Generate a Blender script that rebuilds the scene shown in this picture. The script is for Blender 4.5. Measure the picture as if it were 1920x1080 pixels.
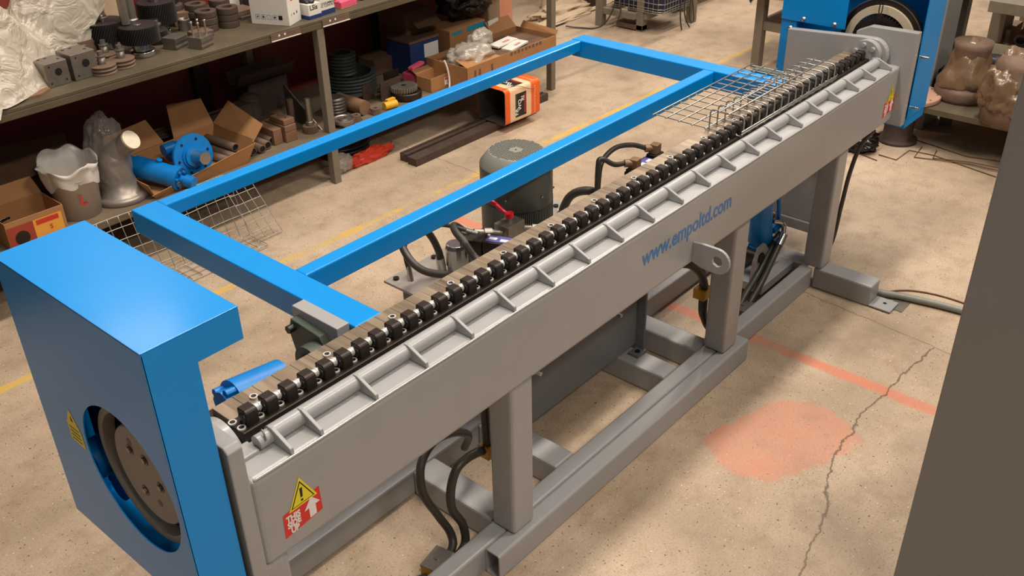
import bpy, bmesh, math, random
from mathutils import Vector, Matrix, noise
random.seed(7)
for o in list(bpy.data.objects): bpy.data.objects.remove(o)
S = bpy.context.scene
COL = S.collection
PI = math.pi

# ---------------------------------------------------------------- camera, world, lights, exposure
cam_d = bpy.data.cameras.new('camera'); cam = bpy.data.objects.new('camera', cam_d); COL.objects.link(cam)
_r = Vector((0.653205, -0.756936, -0.019294)); _u = Vector((0.401654, 0.324786, 0.856264)); _b = Vector((-0.641870, -0.567065, 0.516178))
M = Matrix((( _r.x, _u.x, _b.x, 0), (_r.y, _u.y, _b.y, 0), (_r.z, _u.z, _b.z, 2.3), (0, 0, 0, 1)))
cam.matrix_world = M
cam_d.sensor_width = 36; cam_d.lens = 34.378; cam_d.clip_start = .05
S.camera = cam

W = bpy.data.worlds.new('hall_ambient'); S.world = W; W.use_nodes = True
WT = W.node_tree; bg = WT.nodes['Background']; bg.inputs[1].default_value = .46
_tc = WT.nodes.new('ShaderNodeTexCoord'); _sx = WT.nodes.new('ShaderNodeSeparateXYZ'); WT.links.new(_tc.outputs['Generated'], _sx.inputs[0])
_rp = WT.nodes.new('ShaderNodeValToRGB'); WT.links.new(_sx.outputs[2], _rp.inputs[0]); _e = _rp.color_ramp.elements
_e[0].position = .05; _e[0].color = (.042, .038, .036, 1); _e[1].position = .75; _e[1].color = (.88, .84, .78, 1)
WT.links.new(_rp.outputs[0], bg.inputs[0])

def area(name, loc, size, power, col=(1, .905, .80), tgt=(0, 0, -1)):
    d = bpy.data.lights.new(name, 'AREA'); d.shape = 'RECTANGLE'; d.size, d.size_y = size; d.energy = power; d.color = col
    o = bpy.data.objects.new(name, d); COL.objects.link(o); o.location = loc
    o.rotation_euler = Vector(tgt).to_track_quat('-Z', 'Y').to_euler(); return o
area('hall_or_fill_lamp', (2.6, 2.5, 6.0), (2.4, .5), 240)
area('hall_or_fill_lamp', (4.4, -.6, 6.0), (1.6, .5), 190)
area('hall_or_fill_lamp', (6.6, 2.6, 6.0), (2.4, .5), 200)
area('hall_or_fill_lamp', (3.8, 8.5, 6.0), (.8, .3), 22, tgt=(-.2, -.7, -1))
area('hall_or_fill_lamp', (9.5, 4.6, 6.0), (2.4, .5), 210)
area('hall_or_fill_lamp', (.4, -2.8, 6.0), (1.6, .5), 235)  # added fill lamp that brightens the front faces, not a known fixture
S.view_settings.view_transform = 'Standard'; S.view_settings.look = 'None'; S.view_settings.gamma = 1
S.view_settings.use_curve_mapping = False; S.view_settings.exposure = -0.13

# ---------------------------------------------------------------- materials
def srgb(r, g, b):
    f = lambda c: (c/255)/12.92 if c/255 <= .04045 else ((c/255+.055)/1.055)**2.4
    return (f(r), f(g), f(b), 1)
MATS = {}
def mat(name, col, rough=.5, metal=0, var=.12, scale=14, bump=.0, coat=0, trans=0, alpha=1, spec=.5, bscale=60, emis=None):
    if name in MATS: return MATS[name]
    m = bpy.data.materials.new(name); m.use_nodes = True; N = m.node_tree; p = N.nodes['Principled BSDF']; MATS[name] = m
    c = srgb(*col)
    tc = N.nodes.new('ShaderNodeTexCoord'); nz = N.nodes.new('ShaderNodeTexNoise'); nz.inputs['Scale'].default_value = scale; nz.inputs['Detail'].default_value = 5
    N.links.new(tc.outputs['Object'], nz.inputs['Vector'])
    mx = N.nodes.new('ShaderNodeMix'); mx.data_type = 'RGBA'
    mx.inputs['A'].default_value = tuple(max(0, v*(1-var*1.4)) for v in c[:3])+(1,); mx.inputs['B'].default_value = tuple(min(1, v*(1+var)) for v in c[:3])+(1,)
    N.links.new(nz.outputs['Fac'], mx.inputs['Factor']); N.links.new(mx.outputs['Result'], p.inputs['Base Color'])
    p.inputs['Roughness'].default_value = rough; p.inputs['Metallic'].default_value = metal
    p.inputs['Coat Weight'].default_value = coat; p.inputs['Coat Roughness'].default_value = .15
    p.inputs['Transmission Weight'].default_value = trans; p.inputs['Alpha'].default_value = alpha
    p.inputs['Specular IOR Level'].default_value = spec
    if bump:
        n2 = N.nodes.new('ShaderNodeTexNoise'); n2.inputs['Scale'].default_value = bscale; n2.inputs['Detail'].default_value = 4
        N.links.new(tc.outputs['Object'], n2.inputs['Vector'])
        b = N.nodes.new('ShaderNodeBump'); b.inputs['Strength'].default_value = bump; b.inputs['Distance'].default_value = .004
        N.links.new(n2.outputs['Fac'], b.inputs['Height']); N.links.new(b.outputs['Normal'], p.inputs['Normal'])
    return m
BLUE = mat('blue_enamel', (0, 140, 218), .32, 0, .04, 6, .05, coat=.2, spec=.3, bscale=200)
BLUE2 = mat('blue_cylinder_paint', (0, 122, 200), .38, 0, .12, 20, .1)
GREY = mat('grey_machine_paint', (158, 156, 155), .40, 0, .05, 9, .06, coat=.2, bscale=220)
GREYD = mat('grey_tank_paint', (104, 106, 108), .45, 0, .06, 9, .05)
CABG = mat('grey_cabinet_paint', (132, 128, 125), .45, 0, .04, 4)
BLKST = mat('blackened_tool_steel', (52, 43, 38), .42, .5, .2, 30, .2)
ZPL = mat('zinc_plated_screw', (216, 213, 206), .32, .35, .05, 40)
STEEL = mat('bright_steel', (200, 198, 192), .25, 1, .08, 40)
DSTEEL = mat('dull_machined_steel', (150, 142, 132), .42, .85, .15, 30, .1)
GSTEEL = mat('gear_steel', (62, 58, 58), .5, .6, .2, 40, .1)
RUSTY = mat('rusty_steel', (118, 94, 78), .7, .25, .25, 25, .4)
DRUST = mat('dark_rusty_steel', (84, 68, 58), .65, .35, .3, 25, .4)
RUBBER = mat('black_hose_rubber', (58, 52, 46), .45, 0, .15, 30, .1)
BLACK = mat('black_plastic', (26, 25, 27), .4, 0, .2, 30)
GRNMOT = mat('grey_green_motor_paint', (84, 87, 80), .42, 0, .06, 12, .1)
DGREEN = mat('dark_green_cast', (68, 78, 66), .5, 0, .15, 20, .3)
BENCH = mat('bench_worktop_steel', (98, 87, 68), .6, .2, .4, 5, .3, bscale=40)
BLEG = mat('bench_leg_paint', (126, 116, 100), .6, .1, .15, 20, .1)
CARD = mat('brown_cardboard', (166, 118, 74), .85, 0, .1, 12, .1)
CARDL = mat('pale_cardboard', (190, 164, 134), .85, 0, .1, 12, .1)
CARDD = mat('dirty_cardboard', (106, 78, 58), .9, 0, .2, 12, .2)
WHITE = mat('white_card', (226, 220, 210), .6, 0, .04, 12)
PINK = mat('pink_foam', (236, 92, 124), .9, 0, .08, 30, .4)
YELP = mat('yellow_plastic', (226, 172, 40), .5, 0, .08, 20)
REDP = mat('red_lever_plastic', (206, 26, 44), .3, 0, .05, 20)
REDB = mat('red_bag_plastic', (214, 62, 40), .4, 0, .15, 20, .3)
NAVY = mat('navy_card', (34, 54, 108), .6, 0, .1, 20)
WOODP = mat('brown_steel_billet', (134, 100, 76), .7, .1, .2, 18, .3)
WHITEL = mat('white_label', (232, 228, 222), .5, 0, .02)
YELL = mat('yellow_label', (232, 214, 40), .45, 0, .03)
REDL = mat('red_label', (216, 44, 40), .45, 0, .03)
INK = mat('black_ink', (22, 20, 20), .5, 0, .02)
BINK = mat('blue_ink', (64, 122, 184), .5, 0, .04)
RINK = mat('red_ink', (200, 50, 40), .5, 0, .04)
ORNG = mat('orange_tin_paint', (236, 98, 28), .4, 0, .05)
CREAM = mat('cream_tin_paint', (238, 196, 160), .45, 0, .05)
TEAL = mat('teal_tape', (20, 136, 170), .4, 0, .05)
ZINC = mat('galvanised_wire', (176, 172, 164), .35, .7, .15, 40)
OILWR = mat('rusty_bare_wire', (112, 84, 58), .6, .5, .2, 40)
def film(name, col, a, rough=.25, bump=.6):
    m = mat(name, col, rough, 0, .05, 8, bump, bscale=28, spec=.8)
    N = m.node_tree; p = N.nodes['Principled BSDF']
    p.inputs['Alpha'].default_value = a
    return m
FILM = film('clear_wrap_film', (196, 188, 178), .20, .10, .9)
SHEET = film('milky_dust_sheet', (186, 174, 156), .93, .40, 1.0)
BROWNWRAP = film('oily_brown_wrap', (124, 98, 72), .85, .25, .8)
BAGW = film('milky_bag_plastic', (222, 214, 204), .9, .35, .5)
BLKBAG = mat('black_bag_plastic', (18, 17, 19), .22, 0, .3, 20, .8, bscale=30)
for _n in SHEET.node_tree.nodes:
    if _n.type == 'BUMP': _n.inputs['Distance'].default_value = .03
    if _n.type == 'TEX_NOISE' and abs(_n.inputs['Scale'].default_value-28) < 1: _n.inputs['Scale'].default_value = 9; _n.inputs['Detail'].default_value = 3; _n.inputs['Distortion'].default_value = 1.2
CLRBAG = film('clear_bag_plastic', (205, 196, 182), .5, .2, .7)

# ---------------------------------------------------------------- mesh builder
class MB:
    def __init__(s): s.bm = bmesh.new()
    def _add(s, verts, faces, mi=0, smooth=False, X=None):
        vs = [s.bm.verts.new((X @ Vector(v)) if X else Vector(v)) for v in verts]
        for f in faces:
            try:
                q = s.bm.faces.new([vs[i] for i in f]); q.material_index = mi; q.smooth = smooth
            except ValueError: pass
        return s
    def box(s, x0, x1, y0, y1, z0, z1, mi=0, X=None):
        v = [(x, y, z) for x in (x0, x1) for y in (y0, y1) for z in (z0, z1)]
        return s._add(v, [(0,1,3,2),(4,6,7,5),(0,4,5,1),(2,3,7,6),(0,2,6,4),(1,5,7,3)], mi, False, X)
    def prism(s, pts, a, b, axis='x', mi=0, X=None):
        # polygon pts in the plane normal to axis, extruded a..b
        def P(p, t):
            return {'x': (t, p[0], p[1]), 'y': (p[0], t, p[1]), 'z': (p[0], p[1], t)}[axis]
        n = len(pts); v = [P(p, a) for p in pts]+[P(p, b) for p in pts]
        f = [tuple(range(n))[::-1], tuple(range(n, 2*n))]+[(i, (i+1) % n, n+(i+1) % n, n+i) for i in range(n)]
        return s._add(v, f, mi, False, X)
    def cyl(s, p0, p1, r0, r1=None, seg=24, mi=0, cap=True, X=None):
        p0 = Vector(p0); p1 = Vector(p1); r1 = r0 if r1 is None else r1
        d = (p1-p0).normalized(); a = d.orthogonal().normalized(); b = d.cross(a)
        v = [p0+(a*math.cos(t)+b*math.sin(t))*r0 for t in [2*PI*i/seg for i in range(seg)]]
        v += [p1+(a*math.cos(t)+b*math.sin(t))*r1 for t in [2*PI*i/seg for i in range(seg)]]
        s._add(v, [(i, (i+1) % seg, seg+(i+1) % seg, seg+i) for i in range(seg)], mi, True, X)
        if cap: s._add(v, [tuple(range(seg))[::-1], tuple(range(seg, 2*seg))], mi, False, X)
        return s
    def lathe(s, prof, seg=32, mi=0, o=(0, 0, 0), ax=(0, 0, 1), X=None, smooth=True, split=False):
        if split:
            for a_, b_ in zip(prof, prof[1:]): s.lathe([a_, b_], seg, mi, o, ax, X, True)
            return s
        ax = Vector(ax).normalized(); a = ax.orthogonal().normalized(); b = ax.cross(a); o = Vector(o); v = []
        for r, h in prof:
            for i in range(seg):
                t = 2*PI*i/seg; v.append(o+ax*h+(a*math.cos(t)+b*math.sin(t))*r)
        f = [(k*seg+i, k*seg+(i+1) % seg, (k+1)*seg+(i+1) % seg, (k+1)*seg+i) for k in range(len(prof)-1) for i in range(seg)]
        return s._add(v, f, mi, smooth, X)
    def tube(s, pts, r, seg=10, mi=0, smooth_path=True, cap=True, closed=False, X=None):
        P = [Vector(p) for p in pts]
        if smooth_path and len(P) > 2: P = catmull(P, 7, closed)
        n = len(P); v = []; up = None
        for i, p in enumerate(P):
            if closed: d = P[(i+1) % n]-P[i-1]
            else: d = P[min(i+1, n-1)]-P[max(i-1, 0)]
            if d.length < 1e-9: d = Vector((0, 0, 1))
            d.normalize()
            if up is None: up = d.orthogonal().normalized()
            up = (up-d*up.dot(d)); up = up.normalized() if up.length > 1e-6 else d.orthogonal().normalized()
            b = d.cross(up); rr = r(i/(n-1)) if callable(r) else r
            v += [p+(up*math.cos(t)+b*math.sin(t))*rr for t in [2*PI*k/seg for k in range(seg)]]
        R = n if closed else n-1
        f = [(i*seg+k, i*seg+(k+1) % seg, ((i+1) % n)*seg+(k+1) % seg, ((i+1) % n)*seg+k) for i in range(R) for k in range(seg)]
        if cap and not closed: f += [tuple(range(seg))[::-1], tuple(range((n-1)*seg, n*seg))]
        return s._add(v, f, mi, True, X)
    def gear(s, o, r, h, n, ax=(0, 0, 1), twist=0, bore=0, mi=0, depth=.1, steps=6):
        ax = Vector(ax).normalized(); a = ax.orthogonal().normalized(); b = ax.cross(a); o = Vector(o); v = []; m = n*4
        for k in range(steps+1):
            for i in range(m):
                t = 2*PI*(i+.5)/m+twist*k/steps; rr = r if (i % 4) in (0, 1) else r*(1-depth)
                v.append(o+ax*(h*k/steps)+(a*math.cos(t)+b*math.sin(t))*rr)
        f = [(k*m+i, k*m+(i+1) % m, (k+1)*m+(i+1) % m, (k+1)*m+i) for k in range(steps) for i in range(m)]
        f += [tuple(range(m))[::-1], tuple(range(steps*m, (steps+1)*m))]
        s._add(v, f, mi)
        if bore: s.cyl(o+ax*(h*.5), o+ax*(h+.0012), bore, mi=mi+1 if False else mi)
        return s
    def screw(s, p, ax=(0, 0, 1), r=.007, h=.004, mi=0, mi2=1):
        # socket head: ring with a dark recess
        s.lathe([(0, 0), (r, 0), (r, h), (r*.64, h)], 16, mi, p, ax, smooth=False); s.lathe([(r*.64, h), (r*.50, h*.6), (0, h*.6)], 16, mi2, p, ax, smooth=False)
        return s
    def lump(s, c, rad, seed=0, amp=.12, freq=3.0, sub=4, mi=0, floor=None, ridge=0, smooth=True):
        bm2 = bmesh.new(); bmesh.ops.create_icosphere(bm2, subdivisions=sub, radius=1)
        c = Vector(c); vs = []; off = Vector((seed*7.3, seed*3.1, seed*1.7))
        for w in bm2.verts:
            d = w.co.copy(); n = noise.noise(d*freq+off); n2 = noise.noise(d*freq*2.7+off)
            q = 1+amp*n*1.6+amp*.6*n2-ridge*abs(noise.noise(d*freq*1.6+off*2))
            p = Vector((d.x*rad[0], d.y*rad[1], d.z*rad[2]))*q+c
            if floor is not None and p.z < floor: p.z = floor
            vs.append(p)
        bm2.verts.index_update(); fs = [tuple(v.index for v in f.verts) for f in bm2.faces]; bm2.free()
        return s._add(vs, fs, mi, smooth)
def catmull(P, k=7, closed=False):
    out = []; n = len(P)
    for i in range(n if closed else n-1):
        g = (lambda j: P[j % n]) if closed else (lambda j: P[max(0, min(n-1, j))])
        p0, p1, p2, p3 = g(i-1), g(i), g(i+1), g(i+2)
        for q in range(k):
            t = q/k
            out.append(.5*((2*p1)+(p2-p0)*t+(2*p0-5*p1+4*p2-p3)*t*t+(3*p1-p0-3*p2+p3)*t**3))
    if not closed: out.append(P[-1].copy())
    return out
def wloc(p):
    v = Vector((0, 0, 0))
    while p is not None: v += p.location; p = p.parent
    return v
def obj(name, mb, mats, parent=None, bevel=0, world=True, label=None, seg=2, solid=0):
    me = bpy.data.meshes.new(name)
    if parent is not None and world:
        off = wloc(parent); bmesh.ops.translate(mb.bm, verts=mb.bm.verts, vec=-off)
    bmesh.ops.recalc_face_normals(mb.bm, faces=mb.bm.faces)
    mb.bm.to_mesh(me); mb.bm.free()
    for m in (mats if isinstance(mats, (list, tuple)) else [mats]): me.materials.append(m)
    o = bpy.data.objects.new(name, me); COL.objects.link(o)
    if parent is not None: o.parent = parent
    if solid:
        q = o.modifiers.new('solid', 'SOLIDIFY'); q.thickness = solid
    if bevel:
        b = o.modifiers.new('bevel', 'BEVEL'); b.width = bevel; b.segments = seg; b.limit_method = 'ANGLE'; b.angle_limit = math.radians(40); b.harden_normals = False
    if label: o['label'] = label
    return o
def tag(o, label, cat, group=None, kind=None):
    o['label'] = label; o['category'] = cat
    if group: o['group'] = group
    if kind: o['kind'] = kind
    return o
def thing(name, label, cat, loc=(0, 0, 0), group=None, rz=0):
    o = bpy.data.objects.new(name, None); COL.objects.link(o); o.location = loc; o.rotation_euler = (0, 0, rz)
    o.empty_display_size = .05
    return tag(o, label, cat, group)
def dup_part(src, parent, off=None, loc=None):
    c = src.copy(); COL.objects.link(c); c.parent = parent
    c.location = Vector(loc) if loc is not None else src.location+Vector(off)
    return c
def copy_thing(root, loc, rz=None, label=None, group=None, scale=None):
    r = root.copy(); COL.objects.link(r); r.location = loc
    if rz is not None: r.rotation_euler = (0, 0, rz)
    if label: r['label'] = label
    if group: r['group'] = group
    if scale: r.scale = scale
    for ch in list(root.children):
        c = ch.copy(); COL.objects.link(c); c.parent = r
        for g in list(ch.children):
            d = g.copy(); COL.objects.link(d); d.parent = c
    return r
def struct(name, mb, mats, bevel=0):
    o = obj(name, mb, mats, None, bevel); o['kind'] = 'structure'; return o
_txt = {}
def text_geo(body, size=1, bold=0):
    cu = bpy.data.curves.new('t', 'FONT'); cu.body = body; cu.size = size; cu.offset = bold*size; cu.align_x = 'CENTER'; cu.align_y = 'CENTER'; cu.resolution_u = 3
    cu.space_line = .82
    t = bpy.data.objects.new('t', cu); COL.objects.link(t)
    dg = bpy.context.evaluated_depsgraph_get(); dg.update(); me = bpy.data.meshes.new_from_object(t.evaluated_get(dg))
    v = [tuple(p.co) for p in me.vertices]; f = [tuple(p.vertices) for p in me.polygons]
    bpy.data.objects.remove(t); bpy.data.meshes.remove(me); bpy.data.curves.remove(cu)
    return v, f
def put_text(mb, body, size, o, right, up, mi=0, bold=0, sx=1, lift=.0006, rot=0):
    v, f = text_geo(body, size, bold); R = Vector(right).normalized(); U = Vector(up).normalized(); n = R.cross(U); o = Vector(o)
    c, s_ = math.cos(rot), math.sin(rot)
    mb._add([o+R*((x*c-y*s_)*sx)+U*(x*s_+y*c)+n*lift for x, y, z in v], f, mi)
def quad(mb, o, right, up, w, h, mi=0, lift=.0003, t=None):
    R = Vector(right).normalized(); U = Vector(up).normalized(); n = R.cross(U); o = Vector(o)+n*lift
    mb._add([o-R*w/2-U*h/2, o+R*w/2-U*h/2, o+R*w/2+U*h/2, o-R*w/2+U*h/2], [(0, 1, 2, 3)], mi)
def poly(mb, pts, o, right, up, mi=0, lift=.0005):
    R = Vector(right).normalized(); U = Vector(up).normalized(); n = R.cross(U); o = Vector(o)+n*lift
    mb._add([o+R*x+U*y for x, y in pts], [tuple(range(len(pts)))], mi)
# ---------------------------------------------------------------- floor material
def seg_group():
    g = bpy.data.node_groups.new('segment_distance', 'ShaderNodeTree')
    for n in ('P', 'A', 'B'): g.interface.new_socket(n, in_out='INPUT', socket_type='NodeSocketVector')
    g.interface.new_socket('D', in_out='OUTPUT', socket_type='NodeSocketFloat')
    I = g.nodes.new('NodeGroupInput'); O = g.nodes.new('NodeGroupOutput'); L = g.links.new
    def vm(op, a, b=None):
        n = g.nodes.new('ShaderNodeVectorMath'); n.operation = op; L(a, n.inputs[0])
        if b is not None: L(b, n.inputs[1])
        return n
    pa = vm('SUBTRACT', I.outputs['P'], I.outputs['A']); ba = vm('SUBTRACT', I.outputs['B'], I.outputs['A'])
    d1 = vm('DOT_PRODUCT', pa.outputs[0], ba.outputs[0]); d2 = vm('DOT_PRODUCT', ba.outputs[0], ba.outputs[0])
    dv = g.nodes.new('ShaderNodeMath'); dv.operation = 'DIVIDE'; dv.use_clamp = True; L(d1.outputs['Value'], dv.inputs[0]); L(d2.outputs['Value'], dv.inputs[1])
    sc = g.nodes.new('ShaderNodeVectorMath'); sc.operation = 'SCALE'; L(ba.outputs[0], sc.inputs[0]); L(dv.outputs[0], sc.inputs['Scale'])
    df = vm('SUBTRACT', pa.outputs[0], sc.outputs[0]); ln = vm('LENGTH', df.outputs[0]); L(ln.outputs['Value'], O.inputs['D'])
    return g
SEG = seg_group()
def floor_material():
    m = bpy.data.materials.new('worn_concrete_floor'); m.use_nodes = True; T = m.node_tree; L = T.links.new; p = T.nodes['Principled BSDF']
    tc = T.nodes.new('ShaderNodeTexCoord'); P = tc.outputs['Object']
    def noi(s, det=4, rough=.55, vec=None):
        n = T.nodes.new('ShaderNodeTexNoise'); n.inputs['Scale'].default_value = s; n.inputs['Detail'].default_value = det; n.inputs['Roughness'].default_value = rough
        L(vec or P, n.inputs['Vector']); return n
    def ramp(src, stops):
        r = T.nodes.new('ShaderNodeValToRGB'); L(src, r.inputs[0]); e = r.color_ramp.elements
        while len(e) < len(stops): e.new(.5)
        for k, (q, c) in enumerate(stops): e[k].position = q; e[k].color = c
        return r
    def mapr(src, a, b, c=0, d=1):
        n = T.nodes.new('ShaderNodeMapRange'); L(src, n.inputs[0]); n.inputs[1].default_value = a; n.inputs[2].default_value = b; n.inputs[3].default_value = c; n.inputs[4].default_value = d; return n.outputs[0]
    def math_(op, a, b, clamp=False):
        n = T.nodes.new('ShaderNodeMath'); n.operation = op; n.use_clamp = clamp
        for k, v in enumerate((a, b)):
            if isinstance(v, (int, float)): n.inputs[k].default_value = v
            else: L(v, n.inputs[k])
        return n.outputs[0]
    def mix(a, b, f, mode='MIX'):
        n = T.nodes.new('ShaderNodeMix'); n.data_type = 'RGBA'; n.blend_type = mode; L(a, n.inputs['A'])
        if isinstance(b, tuple): n.inputs['B'].default_value = b
        else: L(b, n.inputs['B'])
        if isinstance(f, float): n.inputs['Factor'].default_value = f
        else: L(f, n.inputs['Factor'])
        return n.outputs['Result']
    big = noi(1.3, 6, .6); col = ramp(big.outputs['Fac'], [(.3, srgb(156, 136, 114)), (.52, srgb(180, 158, 133)), (.72, srgb(198, 176, 152))]).outputs[0]
    mid = noi(9, 6, .65); col = mix(col, srgb(132, 104, 78), mapr(mid.outputs['Fac'], .48, .75, 0, .5))
    fine = noi(150, 3); col = mix(col, srgb(120, 96, 74), mapr(fine.outputs['Fac'], .52, .75, 0, .55))
    sp = noi(75, 2); col = mix(col, srgb(74, 58, 46), mapr(sp.outputs['Fac'], .66, .71, 0, .8))
    sp2 = noi(110, 1, vec=None); L2 = sp2
    mp = T.nodes.new('ShaderNodeMapping'); mp.inputs['Location'].default_value = (31, 17, 5); L(P, mp.inputs[0]); L(mp.outputs[0], sp2.inputs['Vector'])
    col = mix(col, srgb(232, 222, 208), mapr(sp2.outputs['Fac'], .72, .76, 0, .85))
    # wobbling coordinates for hand painted edges and cracks
    wn = noi(7, 5, .65); sub = T.nodes.new('ShaderNodeVectorMath'); sub.operation = 'SUBTRACT'; L(wn.outputs['Color'], sub.inputs[0]); sub.inputs[1].default_value = (.5, .5, .5)
    def wob(amt):
        s = T.nodes.new('ShaderNodeVectorMath'); s.operation = 'SCALE'; L(sub.outputs[0], s.inputs[0]); s.inputs['Scale'].default_value = amt
        a = T.nodes.new('ShaderNodeVectorMath'); a.operation = 'ADD'; L(P, a.inputs[0]); L(s.outputs[0], a.inputs[1])
        fl = T.nodes.new('ShaderNodeVectorMath'); fl.operation = 'MULTIPLY'; L(a.outputs[0], fl.inputs[0]); fl.inputs[1].default_value = (1, 1, 0); return fl.outputs[0]
    w1, w2, w3 = wob(.05), wob(.20), wob(.09)
    def dist(vec, pts):
        d = None
        for a, b in zip(pts, pts[1:]):
            g = T.nodes.new('ShaderNodeGroup'); g.node_tree = SEG; L(vec, g.inputs['P']); g.inputs['A'].default_value = (*a, 0); g.inputs['B'].default_value = (*b, 0)
            d = g.outputs[0] if d is None else math_('MINIMUM', d, g.outputs[0])
        return d
    wear = noi(3.5, 5, .7)
    # yellow lane line, worn
    y = mapr(dist(w1, [(.2, 3.62), (2.9, 3.52), (8, 3.38)]), .018, .026, 1, 0)
    col = mix(col, srgb(206, 168, 78), math_('MULTIPLY', y, mapr(wear.outputs['Fac'], .40, .54, .0, .85)))
    # orange line across the hall and orange spray patch
    o = mapr(dist(w1, [(3.215, 3.28), (3.19, 1.9), (3.17, .2)]), .022, .036, 1, 0)
    col = mix(col, srgb(208, 118, 88), math_('MULTIPLY', o, mapr(wear.outputs['Fac'], .3, .6, .45, .8)))
    b1 = mapr(dist(w2, [(2.57, 1.12), (2.76, 1.05)]), .165, .185, 1, 0)
    col = mix(col, srgb(204, 126, 98), math_('MULTIPLY', b1, mapr(mid.outputs['Fac'], .3, .62, .72, .38)))
    # grey tape by the bench, dark repair strip
    t = mapr(dist(w1, [(4.6, 4.16), (5.75, 4.10)]), .02, .03, .42, 0); col = mix(col, srgb(120, 112, 100), t)
    t = mapr(dist(w1, [(6.1, 4.10), (6.5, 4.10)]), .02, .03, .42, 0); col = mix(col, srgb(120, 112, 100), t)
    # cracks and slab joints
    c = dist(w3, [(1.6, .55), (2.12, .74), (2.46, .81), (2.7, .9), (3.0, .92), (3.18, .91), (3.58, .88)])
    c2 = dist(w1, [(3.76, 5.6), (3.70, 3.9), (3.66, 1.5), (3.58, .8), (3.5, .0)])
    c3 = dist(w1, [(6.2, 3.4), (6.2, .2)])
    cr = math_('MAXIMUM', mapr(c, .0018, .0055, .8, 0), math_('MAXIMUM', mapr(c2, .001, .004, .65, 0), mapr(c3, .002, .006, .5, 0)))
    col = mix(col, srgb(84, 66, 48), cr)
    st = noi(2.2, 3, .5); mp2 = T.nodes.new('ShaderNodeMapping'); mp2.inputs['Location'].default_value = (3, 9, 2); L(P, mp2.inputs[0]); L(mp2.outputs[0], st.inputs['Vector'])
    col = mix(col, srgb(122, 106, 86), mapr(st.outputs['Fac'], .56, .72, 0, .45))
    L(col, p.inputs['Base Color']); L(mapr(fine.outputs['Fac'], .3, .7, .5, .75), p.inputs['Roughness'])
    b = T.nodes.new('ShaderNodeBump'); b.inputs['Strength'].default_value = .25; b.inputs['Distance'].default_value = .003
    L(math_('SUBTRACT', fine.outputs['Fac'], cr), b.inputs['Height']); L(b.outputs['Normal'], p.inputs['Normal'])
    return m
struct('floor', MB().box(-3, 16, -3, 12, -.1, 0), floor_material())
RED = mat('dark_red_sheet_wall', (128, 52, 44), .55, 0, .2, 3, .1)
WTRIM = mat('dark_wall_post', (58, 42, 38), .6, .2, .2, 10)
PLAST = mat('cream_plaster', (190, 166, 138), .85, 0, .15, 6, .5)
PINKP = mat('pink_plaster', (208, 138, 108), .85, 0, .12, 8, .3)
struct('wall_back', MB().box(-3, 5.30, 4.80, 4.86, 0, 2.6), RED)
k = 0
for x in (1.15, 2.78, 4.12):
    k += 1; struct('trim_%d' % k, MB().box(x, x+.09, 4.75, 4.80, 0, 2.6), WTRIM)
struct('trim_4', MB().box(5.30, 5.46, 4.76, 4.92, 0, 2.6), PINKP)
# plaster pier behind the bench and its rubble strewn concrete ledge
m_ = MB(); m_.prism([(7.05, 5.35), (7.9, 5.0), (8.3, 5.2), (8.3, 6.2), (7.05, 6.2)], 0, 2.6, 'z'); struct('wall_pier', m_, [PLAST])
struct('wall_right', MB().box(8.3, 16, 5.0, 5.2, 0, 2.6), PINKP)

# ---------------------------------------------------------------- the bending machine
MA = thing('mesh_bending_machine', 'long grey and blue mesh bending machine filling the middle of the floor', 'machine', (2.5, 1.75, 0))
def part(name, mb, mats, bevel=0, parent=None, label=None, **k): return obj(name, mb, mats, parent or MA, bevel, label=label, **k)
beam = part('front_beam', MB().box(.79, 4.21, 1.44, 1.562, .655, .905), GREY, .014, seg=3)
# company web address on the beam
tm = MB(); v, f = text_geo('www.empoltd.com', 1, .018); w = max(q[0] for q in v)-min(q[0] for q in v); s = .545/w
m_ = MB(); put_text(m_, 'www.empoltd.com', .082, (2.515, 1.44, .803), (1, 0, 0), (0, 0, 1), 0, .018, sx=s/.082, lift=.0008)
part('web_address_lettering', m_, BINK, parent=beam)
def sticker(x, z, s=1.0):
    m = MB(); R, U = (1, 0, 0), (0, 0, 1); o = (x, 1.44, z)
    poly(m, [(-.054*s, -.055*s), (.054*s, -.040*s), (.052*s, .030*s), (-.052*s, .012*s)], o, R, U, 0, .0006)
    poly(m, [(-.035*s, .008*s), (.045*s, .012*s), (.004*s, .088*s)], o, R, U, 1, .0010)
    poly(m, [(-.028*s, .013*s), (.037*s, .016*s), (.004*s, .078*s)], o, R, U, 2, .0013)
    poly(m, [(-.024*s, .0155*s), (.033*s, .018*s), (.004*s, .072*s)], o, R, U, 1, .0016)
    poly(m, [(0, .032*s), (.006*s, .032*s), (.008*s, .058*s), (.000*s, .058*s)], o, R, U, 2, .0019)
    poly(m, [(.0*s, .021*s), (.006*s, .021*s), (.006*s, .027*s), (0, .027*s)], o, R, U, 2, .0019)
    for t, zz in (('THIS', -.008), ('SIDE', -.026), ('UP', -.044)):
        put_text(m, t, .0235*s, (x-.026*s, 1.44, z+zz*s+.001), R, U, 3, .05, sx=.80, lift=.0012)
    poly(m, [(.017*s, -.042*s), (.036*s, -.040*s), (.036*s, -.012*s), (.049*s, -.011*s), (.026*s, .016*s), (.004*s, -.015*s), (.017*s, -.013*s)], o, R, U, 3, .0012)
    return m
part('warning_sticker', sticker(.902, .755), [REDL, YELL, INK, WHITEL], parent=beam, label='red THIS SIDE UP sticker with yellow warning triangle')
part('warning_sticker', sticker(4.148, .752), [REDL, YELL, INK, WHITEL], parent=beam, label='red THIS SIDE UP sticker with yellow warning triangle')
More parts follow.
